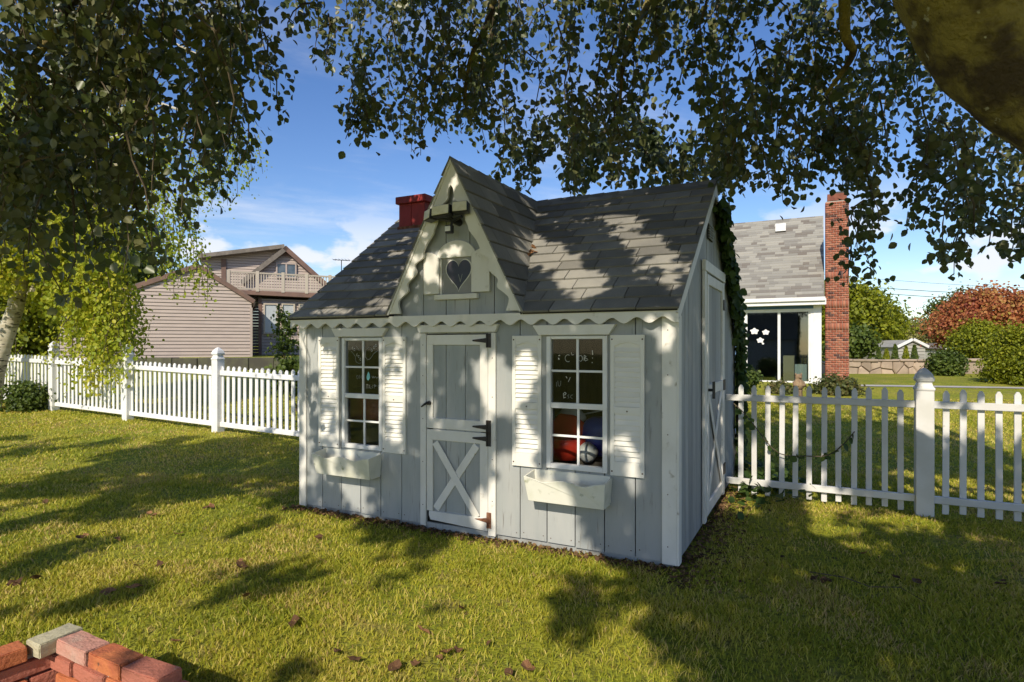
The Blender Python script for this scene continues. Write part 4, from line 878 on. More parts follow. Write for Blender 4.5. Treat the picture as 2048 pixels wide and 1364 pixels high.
# ------------------------------------------------------------------ stone wall, far sheds
sw = empty('stone_wall', (0, 0, 0), 'low fieldstone wall of large pink and tan stones beyond the lawn', 'wall')
YS = 21.0; zs0 = G(14, YS) - .05
xa, xb = at(1668, 0, YS).x, at(2060, 0, YS).x
MB().box(xa, xb + 2, YS + .10, YS + .45, zs0, zs0 + .52).build('mortar_core', m_mortar, sw)
rs_ = random.Random(9); sp_ = []; x = xa
while x < xb + 2:
    for zz in ((.12, .36) if rs_.random() < .6 else (.24,)): sp_.append((x + rs_.uniform(-.12, .12), zs0 + zz + rs_.uniform(-.07, .07)))
    x += rs_.uniform(.24, .5)
for i_, p_ in enumerate(sp_):
    cell = [(p_[0] - .6, zs0 + .0), (p_[0] + .6, zs0 + .0), (p_[0] + .6, zs0 + .475), (p_[0] - .6, zs0 + .475)]
    for j_, q in enumerate(sp_):
        if i_ == j_ or abs(q[0] - p_[0]) > 1.6: continue
        a_, b_ = q[0] - p_[0], q[1] - p_[1]; L_ = math.hypot(a_, b_); cell = clip(cell, a_ / L_, b_ / L_, (a_ * (p_[0] + q[0]) + b_ * (p_[1] + q[1])) / 2 / L_ - .012)
        if len(cell) < 3: break
    if area(cell) < .006: continue
    n = len(cell); cx_ = sum(q[0] for q in cell) / n; cz_ = sum(q[1] for q in cell) / n; yo = YS + rs_.uniform(-.02, .03)
    V = [(q[0], YS + .12, q[1]) for q in cell] + [(q[0], yo + .03, q[1]) for q in cell] + [(cx_ + (q[0] - cx_) * .86, yo, cz_ + (q[1] - cz_) * .82) for q in cell]
    MB().add(V, [(i, (i + 1) % n, n + (i + 1) % n, n + i) for i in range(n)] + [(n + i, n + (i + 1) % n, 2 * n + (i + 1) % n, 2 * n + i) for i in range(n)] + [tuple(range(2 * n, 3 * n)), tuple(range(n - 1, -1, -1))]).build('stone', m_stone, sw)
x = xa
while x < xb + 2:
    wd_ = random.uniform(.4, .9); MB().box(x + .01, x + wd_ - .01, YS - .05 + random.uniform(-.02, .03), YS + .48, zs0 + .475 + random.uniform(-.01, .01), zs0 + .56 + random.uniform(-.02, .02)).build('coping_stone', m_stone, sw, .02); x += wd_
def far_shed(xl, xr, ye, ya, yb_, Y, mw, label, mroof, deep=2.5, xa_=None):
    s_ = empty('garden_shed', (0, 0, 0), label, 'shed'); xm_ = xa_ or (xl + xr) / 2
    poly = [P2(xl, yb_, Y), P2(xr, yb_, Y), P2(xr, ye, Y), P2(xm_, ya + 2, Y), P2(xl, ye, Y)]
    siding(s_, poly, Y, .16, mw); MB().prism(poly, Y + .07, Y + deep).build('wall', mw, s_)
    strip(s_, P2(xr + 3, ye + 2, Y), P2(xm_, ya, Y), -.13, Y - .15, Y - .1, m_vinyl, 'rake_trim'); strip(s_, P2(xm_, ya, Y), P2(xl - 3, ye + 2, Y), -.13, Y - .15, Y - .1, m_vinyl, 'rake_trim')
    strip(s_, P2(xr + 4, ye, Y), P2(xm_, ya - 1, Y), .06, Y - .12, Y + deep + .2, mroof, 'roof_slope'); strip(s_, P2(xm_, ya - 1, Y), P2(xl - 4, ye, Y), .06, Y - .12, Y + deep + .2, mroof, 'roof_slope'); return s_
m_graysid = surf('gray_siding', (.36, .35, .31), None, bump=.02); m_whites = surf('white_siding', (.75, .75, .73), None, bump=.02)
fs1 = far_shed(1796, 1850, 694, 681, 722, 30, m_graysid, 'gray sided garden shed with white rake trim beyond stone wall', m_shgray, 3)
fs2 = far_shed(1890, 1928, 697, 687, 724, 32, m_whites, 'small white garden shed with dark roof beside the larger shrub', m_roofbrown, 3)
a = P2(1904, 724, 32); MB().box(a[0], a[0] + .5, 31.92, 31.97, a[1], a[1] + .6).build('door', m_graysid, fs2)
# ------------------------------------------------------------------ generic plants
def crown(name, mat, parent, c_, r, ncl, per, ls, cl=.28, seed=1, kind='stuff', up=.3, hollow=.55, tintz=.35):
    g = np.random.default_rng(seed); d = nrm(g.normal(size=(ncl, 3))); rad = hollow + (1 - hollow) * g.random(ncl) ** .6
    lump = 1 + .22 * np.sin(3 * d[:, 0] + seed) * np.cos(4 * d[:, 2] + seed * 2)
    C_ = np.array(c_) + d * (rad * lump)[:, None] * np.array(r); ct = g.random(ncl)
    ix = np.repeat(np.arange(ncl), per); n = len(ix); cr_ = cl * (.6 + .8 * g.random(ncl))
    P = C_[ix] + g.normal(size=(n, 3)) * (cr_[ix, None] * np.array([1, 1, .75])) * .6
    Nn = nrm(P - np.array(c_)) + g.normal(size=(n, 3)) * .7 + np.array([0, 0, up]); A = g.normal(size=(n, 3)) + np.array([0, 0, -.5])
    rel = np.clip(np.linalg.norm((P - np.array(c_)) / np.array(r), axis=1), 0, 1.3)
    T = np.clip(.55 * ct[ix] + .45 * g.random(n), 0, 1)
    P = P - np.array(parent.location)
    o = link(name, leaf_mesh(name, P, A, Nn, ls * (.6 + .8 * g.random(n)), T, .42), mat, parent); o['kind'] = kind; return o
def tree(name, label, cat, base, c_, r, mat, ncl, per, ls, cl, seed, group=None, trunk=.15, bark=None):
    t_ = empty(name, base, label, cat, 0, group); b0 = Vector(base); cc = Vector(c_); k = MB(); g = random.Random(seed)
    k.tube([(0, 0, -.1), (cc - b0) * .45 + Vector((.1, 0, 0)), (cc - b0) * .9], [trunk, trunk * .75, trunk * .3], 8)
    for i in range(6):
        q = 2 * math.pi * i / 6 + g.random(); e = (cc - b0) + Vector((math.cos(q) * r[0] * .7, math.sin(q) * r[1] * .7, g.uniform(-.3, .6) * r[2])); s0 = (cc - b0) * .5; k.tube([s0, (s0 + e) / 2 + Vector((0, 0, .1)), e], [trunk * .4, trunk * .25, trunk * .08], 5)
    k.build('trunk', bark or m_twig, t_); crown('crown', mat, t_, c_, r, ncl, per, ls, cl, seed); return t_
def ptree(x, yt, yb_, wpx, Y, *a, zb_=None, **k):
    g = G((x - CX) / F * Y, Y); top = at(x, yt, Y).z; bot = at(x, yb_, Y).z; c_ = at(x, (yt + yb_) / 2, Y); rr = wpx / 2 / F * Y
    return dict(base=(c_.x, c_.y, g), c_=tuple(c_), r=(rr, rr * .9, (top - bot) / 2))
def T_(name, label, cat, x, yt, yb_, wpx, Y, mat, ncl, per, ls, cl, seed, group=None, trunk=.15):
    d = ptree(x, yt, yb_, wpx, Y); return tree(name, label, cat, d['base'], d['c_'], d['r'], mat, ncl, per, ls, cl, seed, group, trunk)
grpT = 'trees beyond the stone wall'
T_('leafy_tree', 'tall yellow green tree rising beside the brick chimney', 'tree', 1695, 565, 715, 150, 34, m_green1, 220, 90, .16, .6, 21, grpT, .25)
T_('leafy_tree', 'rounded bright green tree left of the gray garden shed', 'tree', 1745, 608, 720, 95, 38, m_green1, 160, 90, .16, .6, 22, grpT, .25)
T_('bushy_tree', 'low deep green bush tree at the left end of stone wall', 'tree', 1700, 655, 720, 70, 27, m_green2, 80, 50, .15, .35, 23, grpT, .12)
T_('bushy_tree', 'greyish olive bush behind the row of small evergreens', 'tree', 1775, 660, 715, 70, 45, m_olive, 80, 50, .2, .5, 24, grpT, .12)
T_('bushy_tree', 'broad olive green bush behind the gray garden shed roof', 'tree', 1850, 648, 715, 130, 48, m_olive, 190, 80, .18, .7, 25, grpT, .15)
T_('leafy_tree', 'dark blue green tree half hidden behind the red maple', 'tree', 1915, 596, 690, 90, 40, m_green2, 160, 80, .15, .6, 26, grpT, .2)
T_('maple_tree', 'spreading maple with rust red autumn leaves by stone wall', 'tree', 1985, 585, 715, 190, 24, m_redleaf, 330, 90, .095, .4, 27, None, .16)
T_('leafy_shrub', 'bright yellow green tall shrub below the red maple', 'shrub', 1955, 645, 735, 70, 22.5, m_green1, 150, 90, .08, .3, 28, None, .08)
T_('evergreen_shrub', 'large spreading golden green evergreen shrub at lawn edge', 'shrub', 2050, 655, 790, 120, 16, m_green1, 260, 100, .055, .22, 29, None, .1)
T_('leafy_shrub', 'rounded dense green shrub standing before the stone wall', 'shrub', 1893, 704, 757, 54, 19.8, m_green2, 110, 60, .075, .17, 30, None, .05)
T_('leafy_shrub', 'dense dark shrub at the left edge of the sliding door', 'shrub', 1482, 735, 790, 46, 13.0, m_green2, 90, 60, .055, .12, 31, None, .04)
T_('foundation_shrub', 'small bronze green shrub below the sliding door threshold', 'shrub', 1560, 768, 800, 50, 14.2, m_shrub, 70, 50, .05, .12, 32, None, .03)
T_('foundation_shrub', 'bronze green shrub at the foot of the brick chimney', 'shrub', 1672, 758, 802, 72, 14.0, m_shrub, 100, 50, .055, .14, 33, None, .03)
for i, (x, yt, wpx) in enumerate(((1757, 697, 15), (1773, 700, 18), (1790, 690, 16), (1812, 694, 16), (1829, 691, 18))):
    Y = 23.5; g = np.random.default_rng(60 + i); c_ = at(x, 722, Y); e = empty('arborvitae', c_, 'small conical arborvitae in the row behind the stone wall', 'evergreen', 0, 'arborvitae behind the stone wall'); hgt = at(x, yt, Y).z - c_.z + .25; n = 900
    hz = g.random(n) ** 1.3; ang = g.random(n) * 6.283; rad = wpx / 2 / F * Y * (1 - hz) ** .7 * (.75 + .35 * g.random(n))
    P = np.stack([np.cos(ang) * rad, np.sin(ang) * rad, hz * hgt - .25], 1); Nn = np.stack([np.cos(ang), np.sin(ang), .4 + 0 * ang], 1) + g.normal(0, .4, (n, 3)); A = np.tile([0, 0, 1.], (n, 1)) + g.normal(0, .4, (n, 3))
    link('crown', leaf_mesh('crown', P, A, Nn, np.full(n, .07), g.random(n), .35), m_green1 if i % 2 else m_green2, e)['kind'] = 'stuff'; MB().tube([(0, 0, -.5), (0, 0, hgt * .6 - .2)], [.03, .015], 6).build('trunk', m_twig, e)
# distant hill line
hl = MB(); pts = []
for i in range(60): x = -400 + i * 14; pts.append((x, 420, 9 + 3 * math.sin(i * .5) + 2 * math.sin(i * 1.7)))
V = [(x, y, -2) for x, y, z in pts] + pts + [(x, y + 60, z * .6) for x, y, z in pts]; n = 60
hl.add(V, [(i, i + 1, n + i + 1, n + i) for i in range(n - 1)] + [(n + i, n + i + 1, 2 * n + i + 1, 2 * n + i) for i in range(n - 1)])
tag(hl.build('hills', surf('hazy_hills', (.12, .15, .12), (.09, .12, .08), .05, world=True, bump=0)), kind='structure')
# background mass of trees behind the houses on the left
T_('leafy_tree', 'tall green tree filling the gap behind the birch and garage', 'tree', 150, 430, 640, 330, 34, m_green2, 160, 60, .3, .9, 41, None, .3)
T_('leafy_tree', 'broad green tree beyond the fence at the far side of birch trunk', 'tree', -10, 470, 735, 300, 30, m_green1, 200, 70, .22, .8, 45, None, .25)
# sapling by the fence near the playhouse
T_('young_sapling', 'slender young sapling with upright leafy shoots behind the fence', 'sapling', 572, 608, 735, 44, 12.5, m_green2, 46, 22, .06, .11, 42, None, .02)
T_('leafy_shrub', 'dark leafy shrub at the fence beside the playhouse corner', 'shrub', 590, 725, 785, 60, 11.5, m_green2, 80, 50, .07, .16, 43, None, .03)
T_('leafy_shrub', 'low dark shrub at the foot of the leaning birch trunk', 'shrub', 55, 770, 822, 70, 11.6, m_green2, 70, 40, .06, .16, 44, None, .03)
# power lines
for i, (y0, y1) in enumerate(((567, 582), (577, 595), (548, 570))):
    k = MB(); a, b_ = at(1600, y0 - 4, 45), at(2300, y1 + 10, 45); k.tube([a.lerp(b_, t_ / 8) - Vector((0, 0, .35 * math.sin(math.pi * t_ / 8))) for t_ in range(9)], [.022 if i < 2 else .012] * 9, 5)
    tag(k.build('power_line', m_black), ['upper of two thick black power lines above the far trees', 'lower of two thick black power lines above the far trees', 'thinnest faint cable strung highest above the far trees'][i], 'power line')
# statue and bucket
stt = empty('wooden_statue', tuple(at(1597, 800, 12.6)), 'small carved brown wooden animal figure on a stump behind the fence', 'statue'); stt.location.z = G(stt.location.x, 12.6)
zt_ = at(1597, 748, 12.6).z - stt.location.z; k = MB(); k.lathe([(.10, -.05), (.085, .1), (.075, zt_ - .36), (.085, zt_ - .33)], sides=10); k.build('stump', m_wood, stt, 0, True)
k = MB(); k.lathe([(.06, zt_ - .34), (.105, zt_ - .28), (.11, zt_ - .2), (.075, zt_ - .12), (.06, zt_ - .10), (.075, zt_ - .07), (.065, zt_ - .02), (.02, zt_)], sides=12)
for sg_ in (-1, 1): k.tube([(sg_ * .09, 0, zt_ - .17), (sg_ * .11, -.05, zt_ - .24), (sg_ * .04, -.10, zt_ - .23)], [.035, .032, .025], 7); k.tube([(sg_ * .05, 0, zt_ - .03), (sg_ * .06, 0, zt_ + .02)], [.025, .012], 6)
k.tube([(0, -.05, zt_ - .06), (0, -.10, zt_ - .07)], [.035, .02], 8); k.build('figure', m_wood, stt, 0, True)
bq = at(1470, 916, 8.1); bq.z = G(bq.x, bq.y)
bu = empty('bucket', bq, 'white plastic bucket standing behind the ivy covered corner', 'bucket'); k = MB(); k.lathe([(.10, .0), (.125, .27), (.135, .27), (.135, .30), (.12, .30), (.095, .02)], sides=20); k.build('pail', m_vinyl, bu, 0, True)
k = MB(); k.tube([(-.13, 0, .26), (-.10, -.10, .16), (0, -.15, .12), (.10, -.10, .16), (.13, 0, .26)], [.004] * 5, 6); k.build('handle', m_iron, bu)
# ------------------------------------------------------------------ birch on the left
bt_ = empty('birch_tree', (-10.0, 11.7, G(-10, 11.7)), 'leaning pale barked birch with drooping yellow green foliage by the fence', 'tree')
b0 = bt_.location; tp = [at(-24, 830, 11.7), at(-12, 745, 11.7), at(4, 690, 11.7), at(30, 620, 11.75), at(46, 540, 11.8), at(70, 420, 11.9), at(105, 290, 12), at(112, 120, 12.2), at(120, -60, 12.4)]
k = MB(); k.tube([p_ - b0 for p_ in tp], [.20, .175, .155, .135, .125, .115, .10, .08, .06], 12); k.build('trunk', m_birchbark, bt_, 0, True)
k = MB(); twigs = MB()
for (s_, mid, e) in (((60, 590), (150, 440), (240, 400)), ((85, 430), (200, 290), (300, 260)), ((100, 300), (260, 200), (430, 250)), ((75, 520), (40, 400), (-60, 380)), ((110, 150), (250, 60), (420, 120)), ((90, 400), (230, 330), (330, 360))):
    k.tube([at(*q, 11.6) - b0 for q in smooth([s_, mid, e], 6)], list(np.linspace(.06, .012, 13)), 6)
k.build('limbs', m_birchbark, bt_)
g = np.random.default_rng(5); P, A, Nn, S, T = [], [], [], [], []
def inpoly(x, y, pl):
    x = np.asarray(x, float); y = np.asarray(y, float); r = np.zeros(x.shape, bool); n = len(pl)
    for i in range(n):
        x0, y0 = pl[i]; x1, y1 = pl[(i + 1) % n]
        c_ = ((y0 > y) != (y1 > y)); r ^= c_ & (x < (x1 - x0) * (y - y0) / ((y1 - y0) if y1 != y0 else 1e-9) + x0)
    return r
def sprays(tops, Y0, Y1, nl, sp, size, droop, lst, g, tw=None, off=None, tb=(0, 1)):
    """hanging twigs: tops are (x,y,length) in metres-at-depth order"""
    for (x, y, ln) in tops:
        Y = g.uniform(Y0, Y1); p_ = np.array(at(x, y, Y)); d = np.array([g.normal(0, .35), g.normal(0, .35), 0]); ct = g.uniform(*tb); n = max(4, int(nl * ln)); q = [p_]
        for i in range(8):
            t_ = i / 8; d = d * .8 + np.array([g.normal(0, .12), g.normal(0, .12), -droop]); v = d / np.linalg.norm(d); q.append(q[-1] + v * ln / 8)
        if tw is not None: tw.tube([Vector(v) - off for v in q[::2]], list(np.linspace(.009, .003, len(q[::2]))), 4, False)
        q = np.array(q)
        for i in range(n):
            t_ = g.random() * 7.99; j = int(t_); b_ = q[j] + (q[j + 1] - q[j]) * (t_ - j); lst[0].append(b_ + g.normal(0, sp, 3)); lst[1].append((g.normal(0, .6), g.normal(0, .6), -.8 + g.normal(0, .3))); lst[2].append((g.normal(0, .8), -.5 + g.normal(0, .7), .7 + g.normal(0, .5))); lst[3].append(size * g.uniform(.6, 1.25)); lst[4].append(np.clip(ct * .6 + g.random() * .4, 0, 1))
def fill(poly, n, g, ymin=-200):
    xs = [q[0] for q in poly]; ys = [q[1] for q in poly]; o = []
    while len(o) < n:
        x, y = g.uniform(min(xs), max(xs)), g.uniform(min(ys), max(ys))
        if inpoly(x, y, poly): o.append((x, y, g.uniform(.6, 1.3)))
    return o
lst = [P, A, Nn, S, T]
sprays(fill([(-80, 380), (190, 360), (240, 480), (270, 600), (200, 650), (150, 600), (120, 520), (60, 470), (-80, 500)], 230, g), 10.3, 12.2, 105, .11, .072, .5, lst, g, twigs, b0, (.3, 1))
sprays(fill([(-80, 150), (300, 130), (330, 330), (220, 420), (-80, 420)], 170, g), 11, 13, 95, .13, .070, .4, lst, g, twigs, b0, (.2, 1))
sprays(fill([(150, 560), (240, 560), (270, 620), (200, 660), (140, 650)], 34, g), 10.3, 11.3, 85, .09, .06, .6, lst, g, twigs, b0, (.3, .9))
sprays(fill([(60, 480), (150, 470), (170, 600), (70, 560), (20, 520)], 46, g), 12.1, 12.6, 95, .11, .070, .5, lst, g, twigs, b0, (.2, 1))
sprays(fill([(280, 280), (480, 230), (510, 270), (430, 330), (330, 360)], 34, g), 10.5, 12, 55, .10, .055, .5, lst, g, twigs, b0, (0, .6))
sprays(fill([(280, 360), (370, 390), (420, 500), (430, 560), (370, 500), (300, 470)], 26, g), 10, 11, 62, .09, .055, .6, lst, g, twigs, b0, (0, .5))
sprays(fill([(-60, 640), (60, 640), (70, 720), (-60, 720)], 7, g), 12.1, 12.6, 60, .09, .055, .6, lst, g, twigs, b0, (0, .6))
o = link('crown', leaf_mesh('crown', np.array(P) - np.array(b0), A, Nn, S, T, .42), m_birch, bt_); o['kind'] = 'stuff'
twigs.build('twigs', m_twig, bt_)['kind'] = 'stuff'
# ------------------------------------------------------------------ the big beech the camera stands beneath
be = empty('beech_tree', (3.9, 1.4, 0), 'massive dark leaved beech whose thick lichen marked limb overhangs the lawn', 'tree'); b0 = be.location
lp = [(3.9, 1.4, -.1), (3.75, 1.7, .9), (3.35, 2.2, 1.75), tuple(at(2131, 178, 2.6)), tuple(at(1913, -72, 2.6)), (1.1, 2.3, 4.3), (-.6, 1.9, 5.6), (-2.4, 1.2, 6.4)]
lps = smooth(lp, 16); rad = np.interp(np.linspace(0, 1, len(lps)), [0, .12, .3, .43, .57, .72, .86, 1], [.5, .38, .29, .255, .235, .17, .11, .05])
k = MB(); k.tube([p_ - b0 for p_ in lps], list(rad), 40)
kv = []
for v in k.v:
    q = Vector(v); nz = math.sin(7 * q.x + 3 * q.z) * .014 + math.sin(17 * q.y + 11 * q.x) * .007 + math.sin(31 * q.z + 23 * q.y) * .004 + .012 * float(vnoise(q.x * 9 + q.y * 4, q.z * 9, 4)); c_ = min(lps, key=lambda w_: (w_ - b0 - q).length) - b0; d = (q - c_); kv.append(tuple(q + d.normalized() * nz))
k.v = kv; k.build('trunk', m_beechbark, be, 0, True)
lm = MB()
for pts, r0 in ((((3.6, 1.8, 1.3), (4.3, 2.6, 3.2), (4.6, 4.2, 4.8), (4.4, 6.2, 5.4)), .16), ((tuple(at(1900, -110, 2.7)), (1.9, 3.6, 4.6), (1.7, 5.2, 5.3), (1.2, 7.0, 5.6)), .09), (((.9, 2.3, 4.5), (.2, 3.6, 5.2), (-.4, 5.0, 5.4), (-.6, 6.6, 5.3)), .08), (((-.6, 1.9, 5.6), (-1.6, 3.2, 5.4), (-2.6, 4.2, 5.0), (-3.6, 5.0, 4.6)), .07),
                ((tuple(at(1690, -120, 4.2)), tuple(at(1690, 60, 4.3)), tuple(at(1705, 110, 4.4)), tuple(at(1650, 190, 4.6))), .05), ((tuple(at(210, -140, 4.6)), tuple(at(200, 60, 4.6)), tuple(at(184, 110, 4.6)), tuple(at(196, 280, 4.7))), .04), ((tuple(at(180, -60, 4.4)), tuple(at(110, 60, 4.4)), tuple(at(60, 140, 4.5)), tuple(at(30, 250, 4.6))), .045),
                ((tuple(at(1340, -120, 5)), tuple(at(1290, 20, 5)), tuple(at(1250, 110, 5.1)), tuple(at(1240, 210, 5.2))), .04), ((tuple(at(1010, -120, 5)), tuple(at(980, 30, 5)), tuple(at(940, 120, 5.1)), tuple(at(930, 200, 5.2))), .035)):
    s_ = smooth(pts, 6); lm.tube([Vector(p_) - b0 for p_ in s_], list(np.linspace(r0, r0 * .25, len(s_))), 8)
lm.build('limbs', m_beechbark, be, 0, True)
g = np.random.default_rng(17); P, A, Nn, S, T = [], [], [], [], []; lst = [P, A, Nn, S, T]; tw = MB()
def beech(poly, n, Y0, Y1, ln=.75, size=.066, nl=84, tb=(0, .8), dn=.85):
    tops = [(x, y, ln * q) for x, y, q in fill(poly, max(3, int(n * dn)), g)]
    sprays(tops, Y0, Y1, nl, .062, size, .22, lst, g, tw, b0, tb)
beech([(-120, -160), (440, -160), (470, 40), (470, 160), (420, 280), (300, 330), (180, 370), (-120, 380)], 165, 3.8, 5.6, .7, .066, 92, (0, .9), 1.05)
beech([(430, -160), (560, -160), (530, 60), (500, 220), (440, 260)], 26, 4.2, 5.4, .55)
beech([(540, -160), (720, -160), (690, 60), (640, 20), (580, -10)], 16, 4.6, 6, .5)
beech([(700, -160), (1280, -160), (1290, 60), (1300, 190), (1200, 210), (1020, 190), (900, 160), (780, 170), (690, 150), (690, 60)], 120, 4.8, 6.3, .7)
beech([(630, 130), (760, 160), (780, 220), (700, 215)], 8, 5.2, 6, .4)
beech([(960, 200), (1280, 210), (1290, 290), (1100, 300), (1000, 270)], 34, 6.6, 8, .6, .09)
beech([(820, 180), (930, 190), (915, 240), (840, 230)], 7, 6.4, 7.4, .55)
beech([(1280, 240), (1420, 250), (1470, 330), (1300, 330)], 24, 6.8, 8, .5, .09)
beech([(1280, -160), (1900, -160), (1900, 40), (1640, 200), (1560, 250), (1410, 250), (1400, 110), (1300, 90)], 110, 4.4, 6.2, .7)
beech([(1640, 160), (1900, 60), (2000, 240), (2120, 280), (2120, 400), (1900, 370), (1700, 320)], 60, 4.6, 6.4, .6)
beech([(1420, 230), (1700, 230), (1720, 310), (1560, 330), (1440, 320)], 30, 4.8, 6.4, .4)
beech([(1690, 360), (1760, 360), (1770, 440), (1720, 470)], 7, 4.6, 5.4, .5); beech([(1880, 380), (2060, 400), (2060, 450), (1940, 450)], 11, 4.4, 5.2, .45)
VIS = len(P)
# --- overhead crown (above and behind the camera); clusters are kept off the sun's way to the spots that lie in sunlight
WALL = [[(1.06, 1.74), (1.22, 1.76), (1.34, 2.1), (1.56, 2.5), (1.50, 2.6)], [(2.0, 2.2), (2.16, 1.9), (2.2, 1.76), (2.32, 1.76), (2.1, 2.2)], [(1.56, 2.62), (1.78, 2.62), (1.67, 2.92)], [(2.5, .62), (2.9, .62), (2.9, .78), (2.72, .95), (2.5, 1.02)], [(.74, .72), (.93, .76), (.93, .93), (.74, .98)], [(1.75, 1.4), (2.06, 1.51), (2.26, 1.18), (2.21, .97), (2.0, .86), (1.86, 1.07)], [(2.0, .73), (2.26, .69), (2.48, .52), (2.75, .35), (2.83, .18), (2.88, .07), (2.88, -.02), (2.06, -.02), (1.99, .07)], [(3.0, 1.11), (3.09, .95), (3.2, .66), (3.14, .31), (3.05, .47), (3.01, .66)], [(2.21, 1.58), (2.34, 1.5), (2.42, 1.28), (2.32, 1.01), (2.42, .72), (2.38, .57), (2.19, .57), (2.19, 1.08)], [(3.21, 1.64), (3.3, 1.65), (3.4, 1.67), (3.4, 1.33), (3.31, 1.42)], [(1.37, 1.09), (1.51, 1.11), (1.56, .88), (1.42, .83)], [(2.0, .8), (2.06, .81), (2.06, .02), (1.8, .04), (1.77, .33), (2.0, .46)], [(0, 1.64), (.28, 1.61), (.22, 1.18), (0, 1.27)], [(.51, .3), (.68, .37), (.9, .13), (.77, -.01), (.51, .06)], [(1.11, 1.46), (1.27, 1.33), (1.24, .92), (1.11, .79), (1.06, 1.12)], [(1.37, 2.24), (1.54, 2.21), (1.54, 1.9), (1.37, 1.93)], [(1.51, 2.31), (1.8, 2.31), (1.8, 2.19), (1.51, 2.21)], [(1.22, 1.88), (1.37, 1.91), (1.34, 1.75), (1.19, 1.75)], [(0, .99), (.12, 1.0), (.12, .08), (0, .07)], [(.22, 1.46), (.47, 1.43), (.48, 1.01), (.25, 1.05)], [(.95, 1.2), (1.18, 1.17), (1.18, .6), (.97, .65)]]
ROOF = [[(2.33, 1.3), (2.54, 1.33), (2.79, 1.18), (2.94, 1.01), (2.94, .93), (2.77, .94), (2.49, 1.12)], [(2.63, .91), (2.86, .82), (3.13, .75), (3.26, .6), (3.3, .47), (3.1, .5), (2.93, .56), (2.8, .71)], [(3.2, .42), (3.4, .36), (3.43, .28), (3.04, .35), (3.01, .44)], [(1.94, .78), (2.25, .76), (2.53, .52), (2.46, .45), (2.07, .5)], [(2.29, .35), (2.57, .38), (2.82, .29), (2.87, .12), (2.67, .03), (2.48, .2)], [(3.1, .25), (3.43, .23), (3.43, .11), (3.34, .11)], [(3.23, .06), (3.43, -.02), (3.27, -.01)], [(1.69, 1.4), (1.82, 1.35), (2.11, 1.22), (2.07, 1.18), (1.76, 1.25)], [(1.89, .97), (2.11, .89), (2.11, .8), (1.95, .82)], [(.1, .81), (.2, .82), (.36, .76), (.32, .68)], [(.13, .48), (.28, .51), (.41, .44), (.34, .37)], [(.3, .62), (.43, .63), (.56, .55), (.45, .52)], [(.26, .88), (.42, .91), (.53, .85), (.41, .78)], [(.13, .03), (.39, .05), (.8, -.01), (.78, -.06), (.19, -.06)], [(.59, .15), (.9, .15), (1.05, -.04), (.92, -.05)], [(.26, 1.1), (.44, 1.12), (.51, .97)], [(.05, .25), (.19, .26), (.25, .17)], [(.59, .35), (.81, .38), (.87, .28)]]
sd = np.array(SD); LCn, UAn, NAn = np.array(LC), np.array(UA), np.array(NA)
def trace(Pw):
    """where a point's shadow falls: kind (0 ground,1 front wall,2 roof,3 side) and surface coordinates"""
    rel = Pw - LCn; u = rel @ UAn; n = rel @ NAn; z = Pw[:, 2]; du, dn, dz = sd @ UAn, sd @ NAn, sd[2]
    best = (0 - z) / dz; kind = np.zeros(len(Pw), int); a = Pw[:, 0] + sd[0] * best; b_ = Pw[:, 1] + sd[1] * best
    t_ = -n / dn; uu = u + du * t_; zz = z + dz * t_; top = np.maximum(1.75, ZA - MD * np.abs(uu - UD)); ok = (t_ > 0) & (t_ < best) & (uu > 0) & (uu < WD) & (zz > 0) & (zz < top)
    best = np.where(ok, t_, best); kind = np.where(ok, 1, kind); a = np.where(ok, uu, a); b_ = np.where(ok, zz, b_)
    t_ = (ZE + KR * n - z) / (dz - KR * dn); uu = u + du * t_; n2 = n + dn * t_; ok = (t_ > 0) & (t_ < best) & (uu > -.05) & (uu < WD + .03) & (n2 > -.09) & (n2 < DP / 2)
    best = np.where(ok, t_, best); kind = np.where(ok, 2, kind); a = np.where(ok, uu, a); b_ = np.where(ok, n2, b_)
    t_ = (WD - u) / du; n2 = n + dn * t_; zz = z + dz * t_; ok = (t_ > 0) & (t_ < best) & (n2 > 0) & (n2 < DP) & (zz > 0) & (zz < 1.78 + KR * np.minimum(n2, DP - n2))
    kind = np.where(ok, 3, kind); a = np.where(ok, n2, a); b_ = np.where(ok, zz, b_)
    return kind, a, b_
def shade_p(kind, a, b_):
    pr = np.zeros(len(a)); x, y = a, b_
    al = x * D2.x + y * D2.y; ac = x * D2.y - y * D2.x
    nz = fnoise(ac / .27, al / .75, 3); nz2 = fnoise(x / .5, y / .5, 8)
    edge = .74 + (3.95 - y) * .06 + (nz2 - .5) * .25
    right = x > edge
    left = np.where(nz > .60, .8, np.where(nz > .54, .35, .02))
    left = np.where((y > 5.9) & (y < 8.7) & (x < -1.2) & (x > -5.6 + (y - 6) * .3), np.where(nz > .45, .95, .25), left)
    left = np.where(y > 9.3, 0.0, left)
    mid = (x > -1.3) & (x < edge) & (y < 4.6); left = np.where(mid, np.where(nz > .66, .55, .0), left)
    spr = (x > .25) & (x < 1.0) & (y > 3.1) & (y < 3.9); left = np.where(spr, np.where(nz2 > .53, .5, .02), left)
    rt = np.where((nz > .55) & (y > 4.7), .02, 1.0); rt = np.where(y > 7.5, .7, rt); rt = np.where((y > 11) , .0, rt)
    pl_ = (x > -2.7) & (x < -.45) & (y > 1.8) & (y < 3.5); left = np.where(pl_, np.where(nz > .66, .5, .0), left)
    pr = np.where(right, rt, left)
    wl = np.where(a < 1.35, np.where(fnoise(a / .16, b_ / .28, 21) > .50, .9, .10), .95)
    pr = np.where(kind == 1, wl, pr)
    pr = np.where(kind == 2, np.where(a < 1.1, .8, .97), pr)
    pr = np.where(kind == 3, np.where(fnoise(a / .12, b_ / .7, 5) > .66, .1, .97), pr)
    return pr
